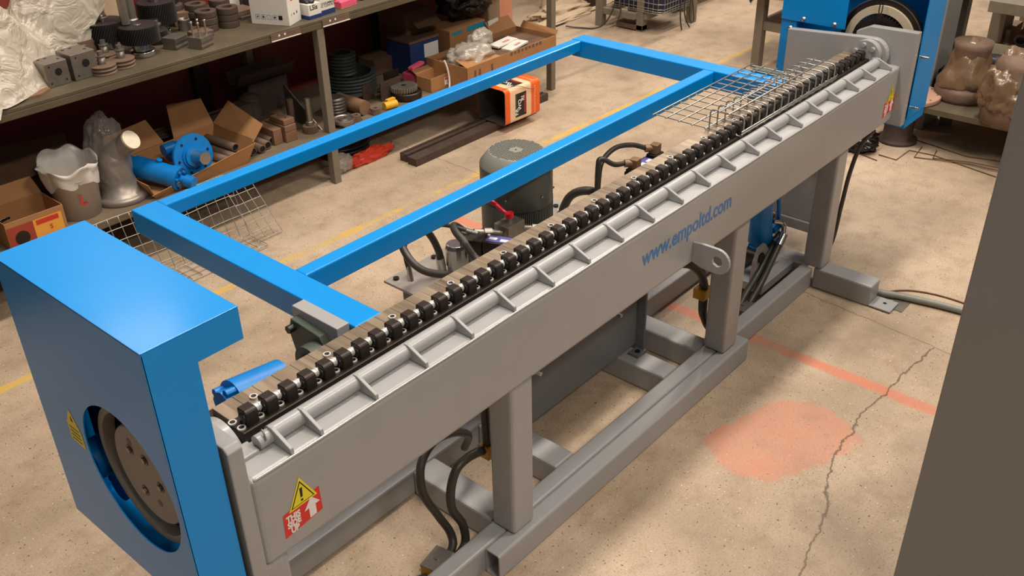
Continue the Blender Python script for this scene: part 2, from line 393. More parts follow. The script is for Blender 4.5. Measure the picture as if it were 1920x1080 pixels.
# weld bead along the front top edge, its glint put in as paler colour
m_ = MB(); m_.tube([(.80+.1*i, 1.4425+.001*math.sin(i*5), .9045) for i in range(34)], .0035, 6); part('weld_bead', m_, mat('weld_glint_paint', (190, 186, 180), .18, .2, .05, 30, coat=.8), parent=beam)
# hinge pipe and its ribs
m_ = MB(); m_.cyl((.905, 1.520, .922), (4.14, 1.520, .922), .0215, seg=28); m_.cyl((.868, 1.520, .921), (.905, 1.520, .921), .018, seg=24)
pipe = part('hinge_pipe', m_, GREY)
m_ = MB(); m_.tube([(.885, 1.518, .950), (.884, 1.510, .944), (.882, 1.502, .930)], .0022, 8); part('split_pin', m_, DSTEEL, parent=pipe)
m_ = MB(); m_.prism([(1.522, .9465), (1.508, .946), (1.447, .920), (1.445, .906), (1.53, .906)], 0, .0095, 'x')
rib0 = part('support_rib', m_, GREY, .0012, seg=1); base = rib0.location.copy(); rib0.location = base+Vector((.902, 0, 0))
for i in range(20): dup_part(rib0, MA, loc=base+Vector((.985+.1648*i, 0, 0)))
# black finger row
part('finger_rail', MB().box(.862, 4.16, 1.556, 1.617, .84, .931), BLKST, .002)
m_ = MB(); m_.prism([(1.567, .925), (1.603, .925), (1.603, .969), (1.577, .9695), (1.570, .966), (1.567, .959)], 0, .0315, 'x'); m_.lathe([(.0135, -.0006), (.0135, .004), (0, .004)], 16, 1, (0, 1.585, .947), (-1, 0, 0))
fin = part('bending_finger', m_, [BLKST, BLACK], .0022, seg=1); fb = fin.location.copy()
m_ = MB(); m_.cyl((0, 1.592, .950), (.0237, 1.592, .950), .0100, seg=16); m_.lathe([(.0102, .004), (.0122, .006), (.0102, .008)], 16, 0, (0, 1.592, .950), (1, 0, 0)); m_.lathe([(.0102, .014), (.0122, .016), (.0102, .018)], 16, 0, (0, 1.592, .950), (1, 0, 0))
pin = part('roller_pin', m_, ZPL, parent=fin)
m_ = MB(); m_.screw((0, 1.571, .931), r=.0100, h=.0035); scr = part('cap_screw', m_, [ZPL, BLACK]); sb_ = scr.location.copy()
NB = 60
fin.location = fb+Vector((.884, 0, 0)); pin.location = Vector((.029, fin.location.y*0, 0))+pin.location
pin.location = Vector((.0315, 0, 0))
# vertices of pin were stored relative to the finger's parent chain, so shift them once
for v_ in pin.data.vertices: pass
scr.location = sb_+Vector((.925, .009, 0))
for i in range(1, NB):
    c = dup_part(fin, MA, loc=fb+Vector((.884+.0552*i, 0, 0))); d = pin.copy(); COL.objects.link(d); d.parent = c
for i in range(1, 56): dup_part(scr, MA, loc=sb_+Vector((.925+.0552*i, .009, 0)))
for x, y in ((.870, 1.607), (.872, 1.576)): dup_part(scr, MA, loc=sb_+Vector((x, y-1.571, 0)))
for i in range(14): dup_part(scr, MA, loc=sb_+Vector((.958+.2186*i, 1.649-1.571, .0005)))
# brushed top plates
def plate_mat():
    m = bpy.data.materials.new('brushed_plate_steel'); m.use_nodes = True; T = m.node_tree; L = T.links.new; p = T.nodes['Principled BSDF']
    tc = T.nodes.new('ShaderNodeTexCoord'); sx = T.nodes.new('ShaderNodeSeparateXYZ'); L(tc.outputs['Object'], sx.inputs[0])
    q = T.nodes.new('ShaderNodeMath'); q.operation = 'DIVIDE'; L(sx.outputs[0], q.inputs[0]); q.inputs[1].default_value = .0552
    fl = T.nodes.new('ShaderNodeMath'); fl.operation = 'FLOOR'; L(q.outputs[0], fl.inputs[0])
    wn = T.nodes.new('ShaderNodeTexWhiteNoise'); wn.noise_dimensions = '1D'; L(fl.outputs[0], wn.inputs['W'])
    mp = T.nodes.new('ShaderNodeMapping'); mp.inputs['Scale'].default_value = (26, 2.5, 3); L(tc.outputs['Object'], mp.inputs[0])
    nz = T.nodes.new('ShaderNodeTexNoise'); nz.inputs['Scale'].default_value = 2.4; nz.inputs['Detail'].default_value = 5; L(mp.outputs[0], nz.inputs[0])
    ad = T.nodes.new('ShaderNodeMath'); ad.operation = 'MULTIPLY_ADD'; L(wn.outputs['Value'], ad.inputs[0]); ad.inputs[1].default_value = .45; L(nz.outputs['Fac'], ad.inputs[2])
    r = T.nodes.new('ShaderNodeValToRGB'); L(ad.outputs[0], r.inputs[0]); r.color_ramp.elements[0].position = .25; r.color_ramp.elements[0].color = srgb(112, 94, 76)
    r.color_ramp.elements[1].position = 1.0; r.color_ramp.elements[1].color = srgb(176, 158, 136); L(r.outputs[0], p.inputs['Base Color'])
    p.inputs['Metallic'].default_value = .55; p.inputs['Roughness'].default_value = .38
    return m
m_ = MB()
for i in range(60):
    a = .872+.0552*i; m_.box(a, a+.0546, 1.618, 1.690, .912, .9305)
part('top_plate', m_, plate_mat(), .0008, seg=1)
part('rear_bed', MB().box(.80, 4.16, 1.618, 1.712, .66, .912), BLKST, .003)
# left end plate with the pivot disc
m_ = MB(); m_.prism([(1.44, .02), (1.44, 1.005), (1.452, 1.016), (1.545, 1.016), (1.70, .955), (1.70, .02)], .753, .790, 'x'); part('end_plate', m_, GREY, .003)
m_ = MB(); m_.cyl((.79, 1.615, .868), (.850, 1.615, .868), .080, seg=56); m_.cyl((.850, 1.60, .86), (.860, 1.60, .86), .05, seg=40); part('pivot_flange', m_, GREY, .002)
m_ = MB(); m_.box(.79, .865, 1.505, 1.552, .84, .915); part('pivot_block', m_, GREY, .004)
# legs and base frame
for x0, x1, y0, y1, z0 in ((.765, .853, 1.446, 1.535, .1), (1.625, 1.722, 1.448, 1.540, .1), (2.870, 2.975, 1.450, 1.540, .1), (3.714, 3.808, 1.450, 1.540, .1)):
    part('leg', MB().box(x0, x1, y0, y1, z0, .657), GREY, .012, seg=3)
part('base_tube', MB().box(.76, 3.714, 1.486, 1.545, 0, .1), GREY, .008)
def rrect(y0, y1, z0, z1, r, n=4):
    P = []
    for cy_, cz_, a0 in ((y1-r, z0+r, -PI/2), (y1-r, z1-r, 0), (y0+r, z1-r, PI/2), (y0+r, z0+r, PI)):
        for i in range(n+1): a = a0+PI/2*i/n; P.append((cy_+r*math.cos(a), cz_+r*math.sin(a)))
    return P
def hollow(x0, x1, y0, y1, z0, z1, t=.005, r=.010):
    A = rrect(y0, y1, z0, z1, r); B = rrect(y0+t, y1-t, z0+t, z1-t, r-t*.6); n = len(A)
    V = [(x, *p) for x in (x0, x1) for L_ in (A, B) for p in L_]; F = []
    for i in range(n):
        j = (i+1) % n; F += [(i, j, n+j, n+i), (2*n+i, 3*n+i, 3*n+j, 2*n+j), (i, 2*n+i, 2*n+j, j), (n+i, n+j, 3*n+j, 3*n+i)]
    return MB()._add(V, F, 0, False)
part('base_tube', hollow(1.53, 3.03, 1.426, 1.485, 0, .099), GREY)
part('base_tube', MB().box(.76, 4.0, 1.90, 1.985, 0, .1), GREY, .008)
for x in (1.63, 1.95, 2.60, 2.83): part('cross_tube', MB().box(x, x+.10, 1.546, 1.899, 0, .099), GREY, .008)
foot = part('foot_tube', MB().box(3.715, 3.812, 1.216, 1.484, 0, .1), GREY, .008)
part('foot_tube', MB().box(3.715, 3.812, 1.546, 2.25, 0, .1), GREY, .008)
m_ = MB(); m_.box(3.715, 3.812, 1.12, 1.216, .004, .012); m_.cyl((3.77, 1.165, .012), (3.77, 1.165, .0125), .008, mi=1); part('foot_plate', m_, [GREY, BLACK], .002, parent=foot)
m_ = MB(); m_.box(3.76, 3.86, 1.085, 1.15, 0, .0035); tag(obj('steel_shim', m_, DSTEEL), 'thin bare steel shim on the floor under the right foot plate', 'shim')
# lifting lug with eye
def ringplate(m, pts, hole, x0, x1, mi=0):
    # plate outline in yz with a round hole, built as quads between hole and outline
    cy, cz, r = hole; n = len(pts); a = []
    for (y, z) in pts:
        t = math.atan2(z-cz, y-cy); a.append((cy+r*math.cos(t), cz+r*math.sin(t)))
    V = [(x, y, z) for x in (x0, x1) for L_ in (pts, a) for (y, z) in L_]
    F = []
    for i in range(n):
        j = (i+1) % n
        F += [(i, j, n+j, n+i), (2*n+i, 3*n+i, 3*n+j, 2*n+j), (i, 2*n+i, 2*n+j, j), (n+i, n+j, 3*n+j, 3*n+i)]
    m._add(V, F, mi); return m
out = [(1.44, .665), (1.44, .70), (1.44, .738), (1.40, .742), (1.36, .742)]+[(1.345+.046*math.cos(t), .696+.046*math.sin(t)) for t in [PI/2+PI*k/10 for k in range(11)]]+[(1.40, .652)]
lug = part('lifting_lug', ringplate(MB(), out, (1.345, .696, .019), 2.545, 2.557), GREY, .001, seg=1)

# blue stop frame behind the bar
bf = part('stop_frame', MB().box(1.305, 1.395, 1.690, 2.765, .85, .93), BLUE, .004)
sf = bf
def sub(name, mb, mats, par, bevel=0, **k): return obj(name, mb, mats, par, bevel, **k)
part('stop_frame_arm', MB().box(3.592, 3.684, 1.712, 2.765, .85, .93), BLUE, .004)
part('stop_frame_rail', MB().box(1.395, 3.592, 2.710, 2.762, .880, .929), BLUE, .005)
part('stop_frame_rail', MB().box(1.395, 3.592, 2.000, 2.052, .860, .929), BLUE, .005)
part('frame_bracket', MB().box(1.262, 1.303, 1.712, 1.895, .82, .936), GREY, .002)
m_ = MB(); m_.prism([(1.712, .74), (1.712, .83), (1.76, .905), (1.875, .915), (1.890, .87), (1.86, .77), (1.80, .72)], 1.238, 1.262, 'x')
m_.cyl((1.20, 1.768, .83), (1.24, 1.768, .83), .055, seg=32); m_.cyl((1.192, 1.768, .83), (1.205, 1.768, .83), .034, seg=24, mi=1)
m_.cyl((1.218, 1.865, .892), (1.25, 1.865, .892), .012, seg=6, mi=1)
part('bearing_housing', m_, [DGREEN, BLACK], .003)
m_ = MB(); m_.prism([(1.73, .70), (1.73, .86), (1.80, .90), (1.93, .90), (1.96, .86), (1.93, .70)], 3.80, 3.84, 'x'); m_.cyl((3.76, 1.80, .83), (3.82, 1.80, .83), .05, seg=28); part('bearing_housing', m_, DGREEN, .003)

# left end guard: sheet metal box with a round window
G0, G1 = .636, .846
m_ = MB(); cy, cz, r = 1.648, .903, .178; N_ = 64
outp = []
y0, y1, z0, z1 = 1.45, 2.027, .59, 1.313
for k in range(N_):
    t = 2*PI*k/N_; dx, dz = math.cos(t), math.sin(t)
    q = min([(y1-cy)/dx if dx > 1e-6 else 9, (y0-cy)/dx if dx < -1e-6 else 9, (z1-cz)/dz if dz > 1e-6 else 9, (z0-cz)/dz if dz < -1e-6 else 9])
    outp.append((cy+dx*q, cz+dz*q))
for cyy, czz in ((y0, z0), (y0, z1), (y1, z0), (y1, z1)):
    b_ = min(range(N_), key=lambda k: (outp[k][0]-cyy)**2+(outp[k][1]-czz)**2); outp[b_] = (cyy, czz)
ringplate(m_, outp, (cy, cz, r), G0, G0+.003)
guard = part('left_guard', m_, BLUE, label='blue enamelled guard box around the left pivot')
m_ = MB(); m_.box(G0, G1, y0, y1, z1-.004, z1+.0002); m_.prism([(G0, z0), (.742, z0), (.742, 1.238), (G1, 1.238), (G1, z1-.004), (G0, z1-.004)], y0, y0+.003, 'y'); m_.box(G0+.003, G1, y1-.003, y1, z0, z1-.004)
part('guard_cover', m_, BLUE, .0012, parent=guard, seg=2)
# yellow warning label on the guard side
m_ = MB(); R, U, o = (0, -1, 0), (0, 0, 1), (G0, 1.872, .93)
poly(m_, [(-.03, -.045), (.032, -.050), (.030, -.002), (-.0, .052), (-.028, .004)], o, R, U, 0, .0006)
for q in range(4): quad(m_, (G0, 1.872, .925-.011*q), R, U, .044, .003, 1, .001)
poly(m_, [(-.006, .016), (.006, .016), (0, .034)], o, R, U, 1, .001)
part('guard_label', m_, [YELL, INK], parent=guard, label='yellow warning label')
# ring gear and hub disc seen through the window
def pivot_wheel(x, sgn, parts=True):
    m = MB(); c = (x, 1.640, .905); n = 72
    prof = [(.150, 0), (.168, 0), (.168, .03), (.150, .03), (.150, 0)]
    m.lathe(prof, 64, 0, c, (sgn, 0, 0), smooth=False); part('ring_gear', m, GREYR, .001, seg=1)
    m = MB(); c2 = (x, 1.620, .915)
    m.lathe([(0, 0), (.118, 0), (.120, .003), (.120, .05), (0, .05)], 56, 0, c2, (sgn, 0, 0), smooth=False)
    h = part('hub_disc', m, GREYR, .001, seg=1)
    return h
GREYR = mat('grey_cast_paint', (138, 130, 122), .5, .1, .1, 20, .1)
GREYK = mat('dark_guard_inside', (44, 40, 40), .6, .3, .2, 10)
h = pivot_wheel(.660, 1)
for dy, dz, rr in ((.047, .046, .0115), (-.010, .048, .0115), (.025, -.055, .0115), (-.052, -.003, .0115)):
    m_ = MB(); m_.cyl((.6592, 1.62+dy, .915+dz), (.661, 1.62+dy, .915+dz), rr*1.15, seg=20, mi=1); m_.lathe([(0, -.004), (.0075, -.004), (.0075, .002)], 6, 0, (.659, 1.62+dy, .915+dz), (1, 0, 0), smooth=False); part('hub_bolt', m_, [DSTEEL, BLACK], parent=h)  # black disc stands in for the shaded recess around each bolt
for dy, dz in ((.042, .070), (-.030, -.060)):
    m_ = MB(); m_.cyl((.6595, 1.62+dy, .915+dz), (.66, 1.62+dy, .915+dz), .009, seg=18); part('tapped_hole', m_, BLACK, parent=h)
m_ = MB(); m_.box(.72, .75, 1.47, 2.0, .64, 1.20); part('gearbox_plate', m_, GREYK, .003)
part('guard_floor', MB().box(.64, .80, 1.455, 2.022, .60, .604), BLUE, parent=guard)
m_ = MB(); m_.cyl((.655, 1.90, .80), (.72, 1.90, .80), .05, seg=32); part('guide_roller', m_, BLUE2)
m_ = MB(); m_.cyl((.67, 1.815, .76), (.72, 1.815, .76), .035, seg=28); part('guide_roller', m_, BLUE2)

# right end: end plates, pivot flange, guard
m_ = MB(); m_.prism([(1.39, .635), (1.39, 1.055), (1.60, 1.05), (1.66, 1.02), (1.66, .635)], 4.205, 4.245, 'x'); part('end_plate', m_, GREY, .004)
m_ = MB(); m_.prism([(1.965, .50), (1.965, .985), (1.62, 1.01)]+[(1.565+.072*math.cos(t), .940+.072*math.sin(t)) for t in [math.radians(80+190*k/14) for k in range(15)]]+[(1.62, .86), (1.62, .50)], 4.17, 4.203, 'x'); part('pivot_arm', m_, GREY, .006, seg=3)
m_ = MB(); m_.cyl((4.135, 1.578, .945), (4.170, 1.578, .945), .062, seg=40)
pf = part('pivot_flange', m_, GREY, .002)
for k in range(6):
    t = k*PI/3+.3; m_ = MB(); m_.cyl((4.122, 1.578+.044*math.cos(t), .945+.044*math.sin(t)), (4.136, 1.578+.044*math.cos(t), .945+.044*math.sin(t)), .0095, .011, seg=12); part('flange_bolt', m_, GREY, parent=pf)
# right guard
m_ = MB(); m_.box(4.50, 4.503, 1.40, 2.04, .60, 1.313); m_.box(4.285, 4.503, 1.395, 1.40, .645, 1.313); m_.box(4.285, 4.503, 2.04, 2.045, .645, 1.313)
m_.box(4.285, 4.503, 1.395, 2.045, 1.313, 1.317); m_.box(4.262, 4.285, 1.97, 2.045, .645, 1.317); m_.prism([(1.40, .645), (2.04, .645), (2.04, .60), (1.40, .60)], 4.285, 4.503, 'x')
rg = part('right_guard', m_, BLUE, .001, label='blue enamelled guard box around the right pivot')
m_ = MB(); m_.box(4.255, 4.262, 1.735, 2.045, .998, 1.317); part('guard_cover', m_, BLUE, .001, parent=rg)
for y, z in ((1.785, 1.012), (1.935, 1.012), (1.995, .962)):
    m_ = MB(); m_.lathe([(.0001, -.009), (.008, -.007), (.012, 0)], 14, 0, (4.255, y, z), (1, 0, 0)); part('guard_screw', m_, STEEL, parent=rg)
for z in (.93, .70):
    m_ = MB(); m_.cyl((4.30, 1.36, z), (4.30, 1.396, z), .006, seg=10); part('guard_screw', m_, STEEL, parent=rg)
m_ = MB(); m_.lathe([(.158, 0), (.182, 0), (.182, .04), (.158, .04), (.158, 0)], 72, 0, (4.30, 1.585, .965), (1, 0, 0), smooth=False); part('gear_ring_cover', m_, BLKST)
m_ = MB(); m_.lathe([(.182, -.003), (.185, -.003), (.185, .002), (.182, .002), (.182, -.003)], 72, 0, (4.30, 1.585, .965), (1, 0, 0), smooth=False); part('ring_rim', m_, DSTEEL)
CREAMR = mat('cream_ring_paint', (206, 190, 160), .5, 0, .06)
m_ = MB(); m_.lathe([(.124, 0), (.157, 0), (.157, .03), (.124, .03), (.124, 0)], 72, 0, (4.285, 1.585, .965), (1, 0, 0), smooth=False); part('ring_gear', m_, CREAMR)
m_ = MB(); m_.gear((4.275, 1.585, .965), .119, .04, 48, (1, 0, 0), 0, 0, 0, .08); part('pinion', m_, BLKST)
m_ = MB(); m_.tube([(4.25, 1.585, 1.18), (4.247, 1.592, 1.115), (4.247, 1.585, 1.095), (4.247, 1.578, 1.115), (4.25, 1.583, 1.19)], .0025, 6); m_.lathe([(.006, 0), (.011, 0), (.011, .006), (.006, .006), (.006, 0)], 14, 0, (4.246, 1.585, 1.086), (1, 0, 0), smooth=False); part('tension_spring', m_, BLKST)

# blue bending cylinder under the beam, with clevis
m_ = MB(); m_.cyl((3.60, 1.70, .20), (3.50, 1.70, .62), .055, seg=32); m_.cyl((3.607, 1.70, .17), (3.596, 1.70, .215), .060, seg=32)
cy_ = part('hydraulic_cylinder', m_, BLUE2, .002, label='blue painted cylinder under the right part of the beam')
m_ = MB(); m_.tube([(3.66, 1.655, .27), (3.645, 1.65, .33), (3.60, 1.65, .52)], .010, 10); m_.cyl((3.62, 1.66, .27), (3.675, 1.65, .285), .018, seg=14); part('oil_pipe', m_, BLUE2, parent=cy_)
m_ = MB(); m_.prism([(3.42, .1), (3.43, .20), (3.46, .255), (3.51, .26), (3.545, .22), (3.62, .12), (3.68, .10)], 1.630, 1.645, 'y'); m_.prism([(3.50, .1), (3.50, .17), (3.545, .215), (3.60, .215), (3.66, .12), (3.68, .10)], 1.725, 1.745, 'y'); m_.box(3.42, 3.714, 1.58, 1.80, .06, .1)
cl_ = part('clevis_bracket', m_, GREY, .002)
m_ = MB(); m_.cyl((3.475, 1.622, .205), (3.475, 1.76, .205), .024, seg=20); part('clevis_pin', m_, BLKST, parent=cl_)
# blue lifting cylinder behind the bar on the left
m_ = MB(); m_.cyl((.985, 1.80, .835), (1.135, 1.80, .815), .050, seg=36)
cc = part('hydraulic_cylinder', m_, BLUE2, .003, label='pale blue cylinder lying behind the left end of the bar')
m_ = MB(); m_.cyl((.955, 1.80, .837), (.986, 1.80, .834), .034, seg=8)
for k in range(4):
    t = k*PI/2+.4; m_.cyl((.962, 1.80+.038*math.cos(t), .836+.038*math.sin(t)), (.99, 1.80+.038*math.cos(t), .833+.038*math.sin(t)), .011, seg=6)
part('cylinder_head', m_, BLUE2, .001, parent=cc)
# grey control plate hanging behind the right leg
m_ = MB(); m_.box(4.0, 4.012, 1.62, 2.0, .16, .62); m_.box(3.985, 4.012, 1.62, 2.0, .11, .158); part('rear_panel', m_, GREY, .002)

# ---------------------------------------------------------------- hydraulic power unit
HP = thing('hydraulic_power_unit', 'grey oil tank with electric motor and valves behind the bar', 'power unit', (2.4, 2.05, .1))
def hp(name, mb, mats, bevel=0, parent=None, label=None): return obj(name, mb, mats, parent or HP, bevel, label=label)
m_ = MB(); m_.box(2.03, 2.69, 1.735, 2.33, .125, .49); tank = hp('oil_tank', m_, GREYD, .006)
m_ = MB(); m_.box(1.985, 2.90, 1.72, 2.375, .49, .50); hp('tank_lid', m_, DSTEEL_PAINT := mat('grey_lid_paint', (158, 150, 140), .45, .1, .1, 12, .1), .002)
m_ = MB(); m_.box(2.69, 2.70, 1.70, 2.34, .10, .49); m_.box(2.64, 2.70, 1.69, 1.735, .10, .112); m_.cyl((2.665, 1.71, .112), (2.665, 1.71, .116), .010, mi=1); hp('tank_foot', m_, [GREYD, BLACK], .001, parent=tank)
for x in (2.05, 2.515):
    m_ = MB(); m_.cyl((x, 1.690, .36), (x, 1.735, .36), .008, seg=12); m_.cyl((x, 1.715, .36), (x, 1.735, .36), .013, seg=6); hp('stud', m_, STEEL, parent=tank)
for x, y in ((2.02, 2.345), (2.02, 2.20), (2.22, 2.35), (2.49, 2.35), (2.845, 2.262), (2.86, 1.95)):
    m_ = MB(); m_.cyl((x, y, .50), (x, y, .508), .011, seg=14); hp('lid_bolt', m_, BLKST)
mc = (2.46, 2.14)
MR = .128
m_ = MB(); m_.lathe([(0, .50), (.11, .50), (.11, .53), (.120, .53), (.124, .55), (.124, .74)], 48, 0, (mc[0], mc[1], 0), split=True)
mot = hp('electric_motor', m_, GRNMOT, 0, label='grey green upright electric motor')
m_ = MB()
for k in range(110):
    X = Matrix.Translation((mc[0], mc[1], 0)) @ Matrix.Rotation(2*PI*k/110, 4, 'Z'); m_.box(.118, MR+.003, -.0014, .0014, .555, .735, X=X)
hp('cooling_fins', m_, GRNMOT, parent=mot)
for t0 in (150, 305):
    m_ = MB()
    for k in range(12):
        t = math.radians(t0+k*5.5); X = Matrix.Translation((mc[0], mc[1], 0)) @ Matrix.Rotation(t, 4, 'Z'); m_.box(.12, MR+.006, -.0064, .0064, .53, .735, X=X)
    hp('side_cover', m_, GRNMOT, parent=mot)
m_ = MB(); m_.lathe([(MR+.001, .722), (MR+.005, .724), (MR+.005, .865)], 64, 0, (mc[0], mc[1], 0)); cb_ = hp('fan_housing', m_, GRNMOT, 0, parent=mot)
m_ = MB(); m_.lathe([(MR+.005, .865), (MR+.004, .872), (.101, .912), (.098, .914)], 64, 0, (mc[0], mc[1], 0)); m_.lathe([(.098, .914), (0, .914)], 64, 0, (mc[0], mc[1], 0), split=True)
cowl = hp('fan_cowl', m_, mat('grey_cowl_paint', (132, 131, 120), .4, 0, .04), 0, parent=mot)
m_ = MB()
for i in range(-12, 13):
    for j in range(-14, 15):
        a, b = i*.0086, j*.0072+(.0036 if i % 2 else 0); rr = math.hypot(a, b)
        if .024 < rr < .095:
            m_.box(mc[0]+a-.0030, mc[0]+a+.0030, mc[1]+b-.0019, mc[1]+b+.0019, .9138, .9146)
m_.cyl((mc[0], mc[1], .914), (mc[0], mc[1], .9146), .004, seg=10)
hp('vent_grille', m_, INK, parent=mot)
X = Matrix.Translation((mc[0], mc[1], .0)) @ Matrix.Rotation(math.radians(232), 4, 'Z')
m_ = MB(); m_.box(.11, .185, -.075, .075, .565, .655, X=X); m_.box(.105, .20, -.085, .085, .655, .668, X=X); tb_ = hp('terminal_box', m_, GRNMOT, .004, parent=mot)
for t in (205, 262, 300):
    m_ = MB(); a = math.radians(t); m_.cyl((mc[0]+(MR+.004)*math.cos(a), mc[1]+(MR+.004)*math.sin(a), .775), (mc[0]+(MR+.012)*math.cos(a), mc[1]+(MR+.012)*math.sin(a), .775), .0045, seg=8); hp('cowl_screw', m_, STEEL, parent=mot)
# ball valve with red lever, return filter, directional valves
VX, VY = 2.283, 2.022
m_ = MB(); m_.box(VX-.045, VX+.045, VY-.033, VY+.033, .665, .735); m_.cyl((VX, VY, .735), (VX, VY, .756), .012); m_.cyl((VX-.13, VY+.05, .728), (VX-.04, VY, .705), .013, seg=8); m_.cyl((VX+.04, VY-.02, .700), (VX+.13, VY-.08, .675), .013, seg=8); m_.cyl((VX-.10, VY+.033, .720), (VX-.075, VY+.02, .714), .019, seg=6); m_.cyl((VX+.07, VY-.04, .692), (VX+.095, VY-.057, .685), .018, seg=6)
bv = hp('ball_valve', m_, DSTEEL, .002)
m_ = MB(); m_.tube([(VX, VY, .762), (VX-.008, VY+.018, .770), (VX-.022, VY+.055, .800), (VX-.027, VY+.092, .803)], lambda t: .0085-.001*t, 10); m_.cyl((VX, VY, .752), (VX, VY, .768), .016, seg=18); m_.lathe([(0, .012), (.010, .006), (.010, -.004), (0, -.01)], 14, 0, (VX-.027, VY+.094, .803)); hp('valve_lever', m_, REDP, parent=bv, label='red valve lever')
def dir_valve(o, rz, nm='directional_valve'):
    X = Matrix.Translation(o) @ Matrix.Rotation(rz, 4, 'Z'); m = MB()
    m.box(-.05, .05, -.03, .03, -.03, .03, X=X); m.cyl((-.125, 0, .0), (-.05, 0, .0), .026, X=X); m.cyl((.05, 0, .0), (.125, 0, .0), .026, X=X); m.box(-.115, -.055, -.03, .03, -.028, .028, X=X); m.box(.055, .115, -.03, .03, -.028, .028, X=X)
    m.cyl((-.14, 0, 0), (-.12, 0, 0), .016, seg=8, X=X)
    v = hp(nm, m, [BLKST], .003)
    m = MB(); m.box(-.042, .042, -.022, .022, .03, .0315, 0, X); m.box(-.036, -.008, -.008, .008, .0316, .0322, 1, X); m.box(.006, .036, -.014, .002, .0316, .0322, 1, X); m.cyl((-.044, .018, .03), (-.044, .018, .034), .005, mi=1, X=X); hp('valve_label', m, [mat('violet_valve_label', (92, 88, 150), .4), WHITEL], parent=v)
    return v, X
v1, _X = dir_valve((2.165, 1.965, .700), -1.2)
hp('valve_manifold', MB().box(2.12, 2.21, 1.91, 2.02, .50, .669), BLKST, .003)
v2, X2 = dir_valve((2.985, 1.93, .71), .12)
for sx_ in (-.085, .085):
    m_ = MB(); m_.box(sx_-.03, sx_+.03, -.024, .024, .028, .040, X=X2); m_.box(sx_-.019, sx_+.019, -.017, .017, .040, .078, 1, X=X2); m_.cyl((sx_-.03, .03, .062), (sx_, .0, .060), .015, seg=12, mi=1, X=X2); hp('solenoid_plug', m_, [BLKST, mat('brown_amber_plug', (126, 92, 64), .35, 0, .15, 30)], .002, parent=v2)
hp('valve_manifold', MB().box(2.86, 3.10, 1.88, 1.98, .50, .678), BLKST, .003)
for k, (mx_, my_) in enumerate(((2.205, 2.215), (2.275, 2.205))):
    m_ = MB(); rr = .040 if k == 0 else .022
    m_.lathe([(0, .50), (rr*.9, .50), (rr*.9, .53), (rr, .53), (rr, .60), (rr*.85, .615), (0, .615)], 14 if k == 0 else 20, 0, (mx_, my_, 0), smooth=False); hp('return_filter', m_, STEEL, .002)
# hoses
def hose(pts, r=.013, ends=True, label=None, m=RUBBER, parent=None):
    o = hp('hydraulic_hose', MB().tube(pts, r, 12), m, 0, parent, label)
    if ends:
        P = [Vector(p) for p in pts]
        for a, b in ((P[0], P[1]), (P[-1], P[-2])):
            d = (b-a).normalized(); mm = MB(); mm.cyl(a-d*.005, a+d*.04, r*1.25, seg=16); mm.cyl(a-d*.02, a-d*.002, r*1.35, seg=6); hp('crimp_fitting', mm, STEEL, parent=o)
    return o
hose([(2.155, 2.245, .53), (2.145, 2.245, .60), (2.115, 2.26, .68), (2.06, 2.28, .73), (1.99, 2.27, .72), (1.955, 2.20, .675), (1.95, 2.12, .650), (1.98, 2.03, .652), (2.03, 1.93, .665)], .0135)
hose([(2.275, 2.205, .60), (2.225, 2.18, .66), (2.165, 2.16, .715), (2.135, 2.15, .735), (2.105, 2.11, .735), (2.09, 2.06, .722), (2.06, 1.98, .70), (2.05, 1.90, .68)], .0135)
hose([(2.150, 2.072, .728), (2.12, 2.18, .735), (2.12, 2.32, .68), (2.06, 2.33, .62), (2.05, 2.30, .515)], .008)
hose([(2.855, 1.93, .63), (2.80, 1.99, .655), (2.77, 2.06, .66), (2.75, 2.12, .62), (2.74, 2.16, .515)], .017)
m_ = MB(); m_.tube([X2 @ Vector(p) for p in ((-.11, .03, .062), (-.16, .05, .07), (-.20, .085, .10), (-.215, .09, .06), (-.215, .09, -.15))], .010, 10); m_.tube([X2 @ Vector(p) for p in ((.06, .03, .062), (.0, .06, .09), (-.08, .09, .10), (-.16, .10, .075), (-.205, .09, .02), (-.212, .09, -.15))], .010, 10); hp('solenoid_cable', m_, RUBBER)
hp('cable_sleeve', MB().tube([(2.60, 2.03, .52), (2.66, 1.98, .56), (2.76, 1.95, .60), (2.84, 1.93, .62)], .009, 10), mat('grey_cable', (148, 146, 136), .5))
# hoses below the beam, left side
hose([(1.78, 1.80, .16), (1.74, 1.74, .27), (1.655, 1.72, .345), (1.55, 1.70, .385), (1.475, 1.68, .355), (1.457, 1.66, .27), (1.490, 1.64, .17), (1.515, 1.615, .09), (1.49, 1.59, .055), (1.40, 1.575, .05)], .0135, False)
hose([(1.66, 1.60, .335), (1.60, 1.60, .350), (1.545, 1.60, .340), (1.515, 1.60, .28), (1.515, 1.60, .20), (1.545, 1.59, .12), (1.535, 1.575, .055), (1.47, 1.56, .05), (1.40, 1.56, .05)], .0140, False)
hose([(1.675, 1.60, .52), (1.678, 1.60, .42), (1.680, 1.60, .335)], .014, False)
hose([(1.36, 1.57, .05), (1.25, 1.60, .07), (1.15, 1.62, .09), (1.05, 1.60, .05)], .018, False)
def hose_clamp(o, s=(.045, .03, .028), rz=0, metal=True):
    X = Matrix.Translation(o) @ Matrix.Rotation(rz, 4, 'Z'); m = MB(); m.box(-s[0], s[0], -s[1], s[1], -s[2], s[2], 0, X)
    if metal: m.box(-s[0]*1.02, s[0]*1.02, -s[1]*1.02, s[1]*1.02, s[2], s[2]+.003, 1, X); m.cyl((0, 0, s[2]), (0, 0, s[2]+.008), .007, mi=1, X=X)
    hp('hose_clamp', m, [mat('ochre_clamp_plastic', (196, 142, 36), .5), DSTEEL], .002, label='ochre plastic hose clamp')
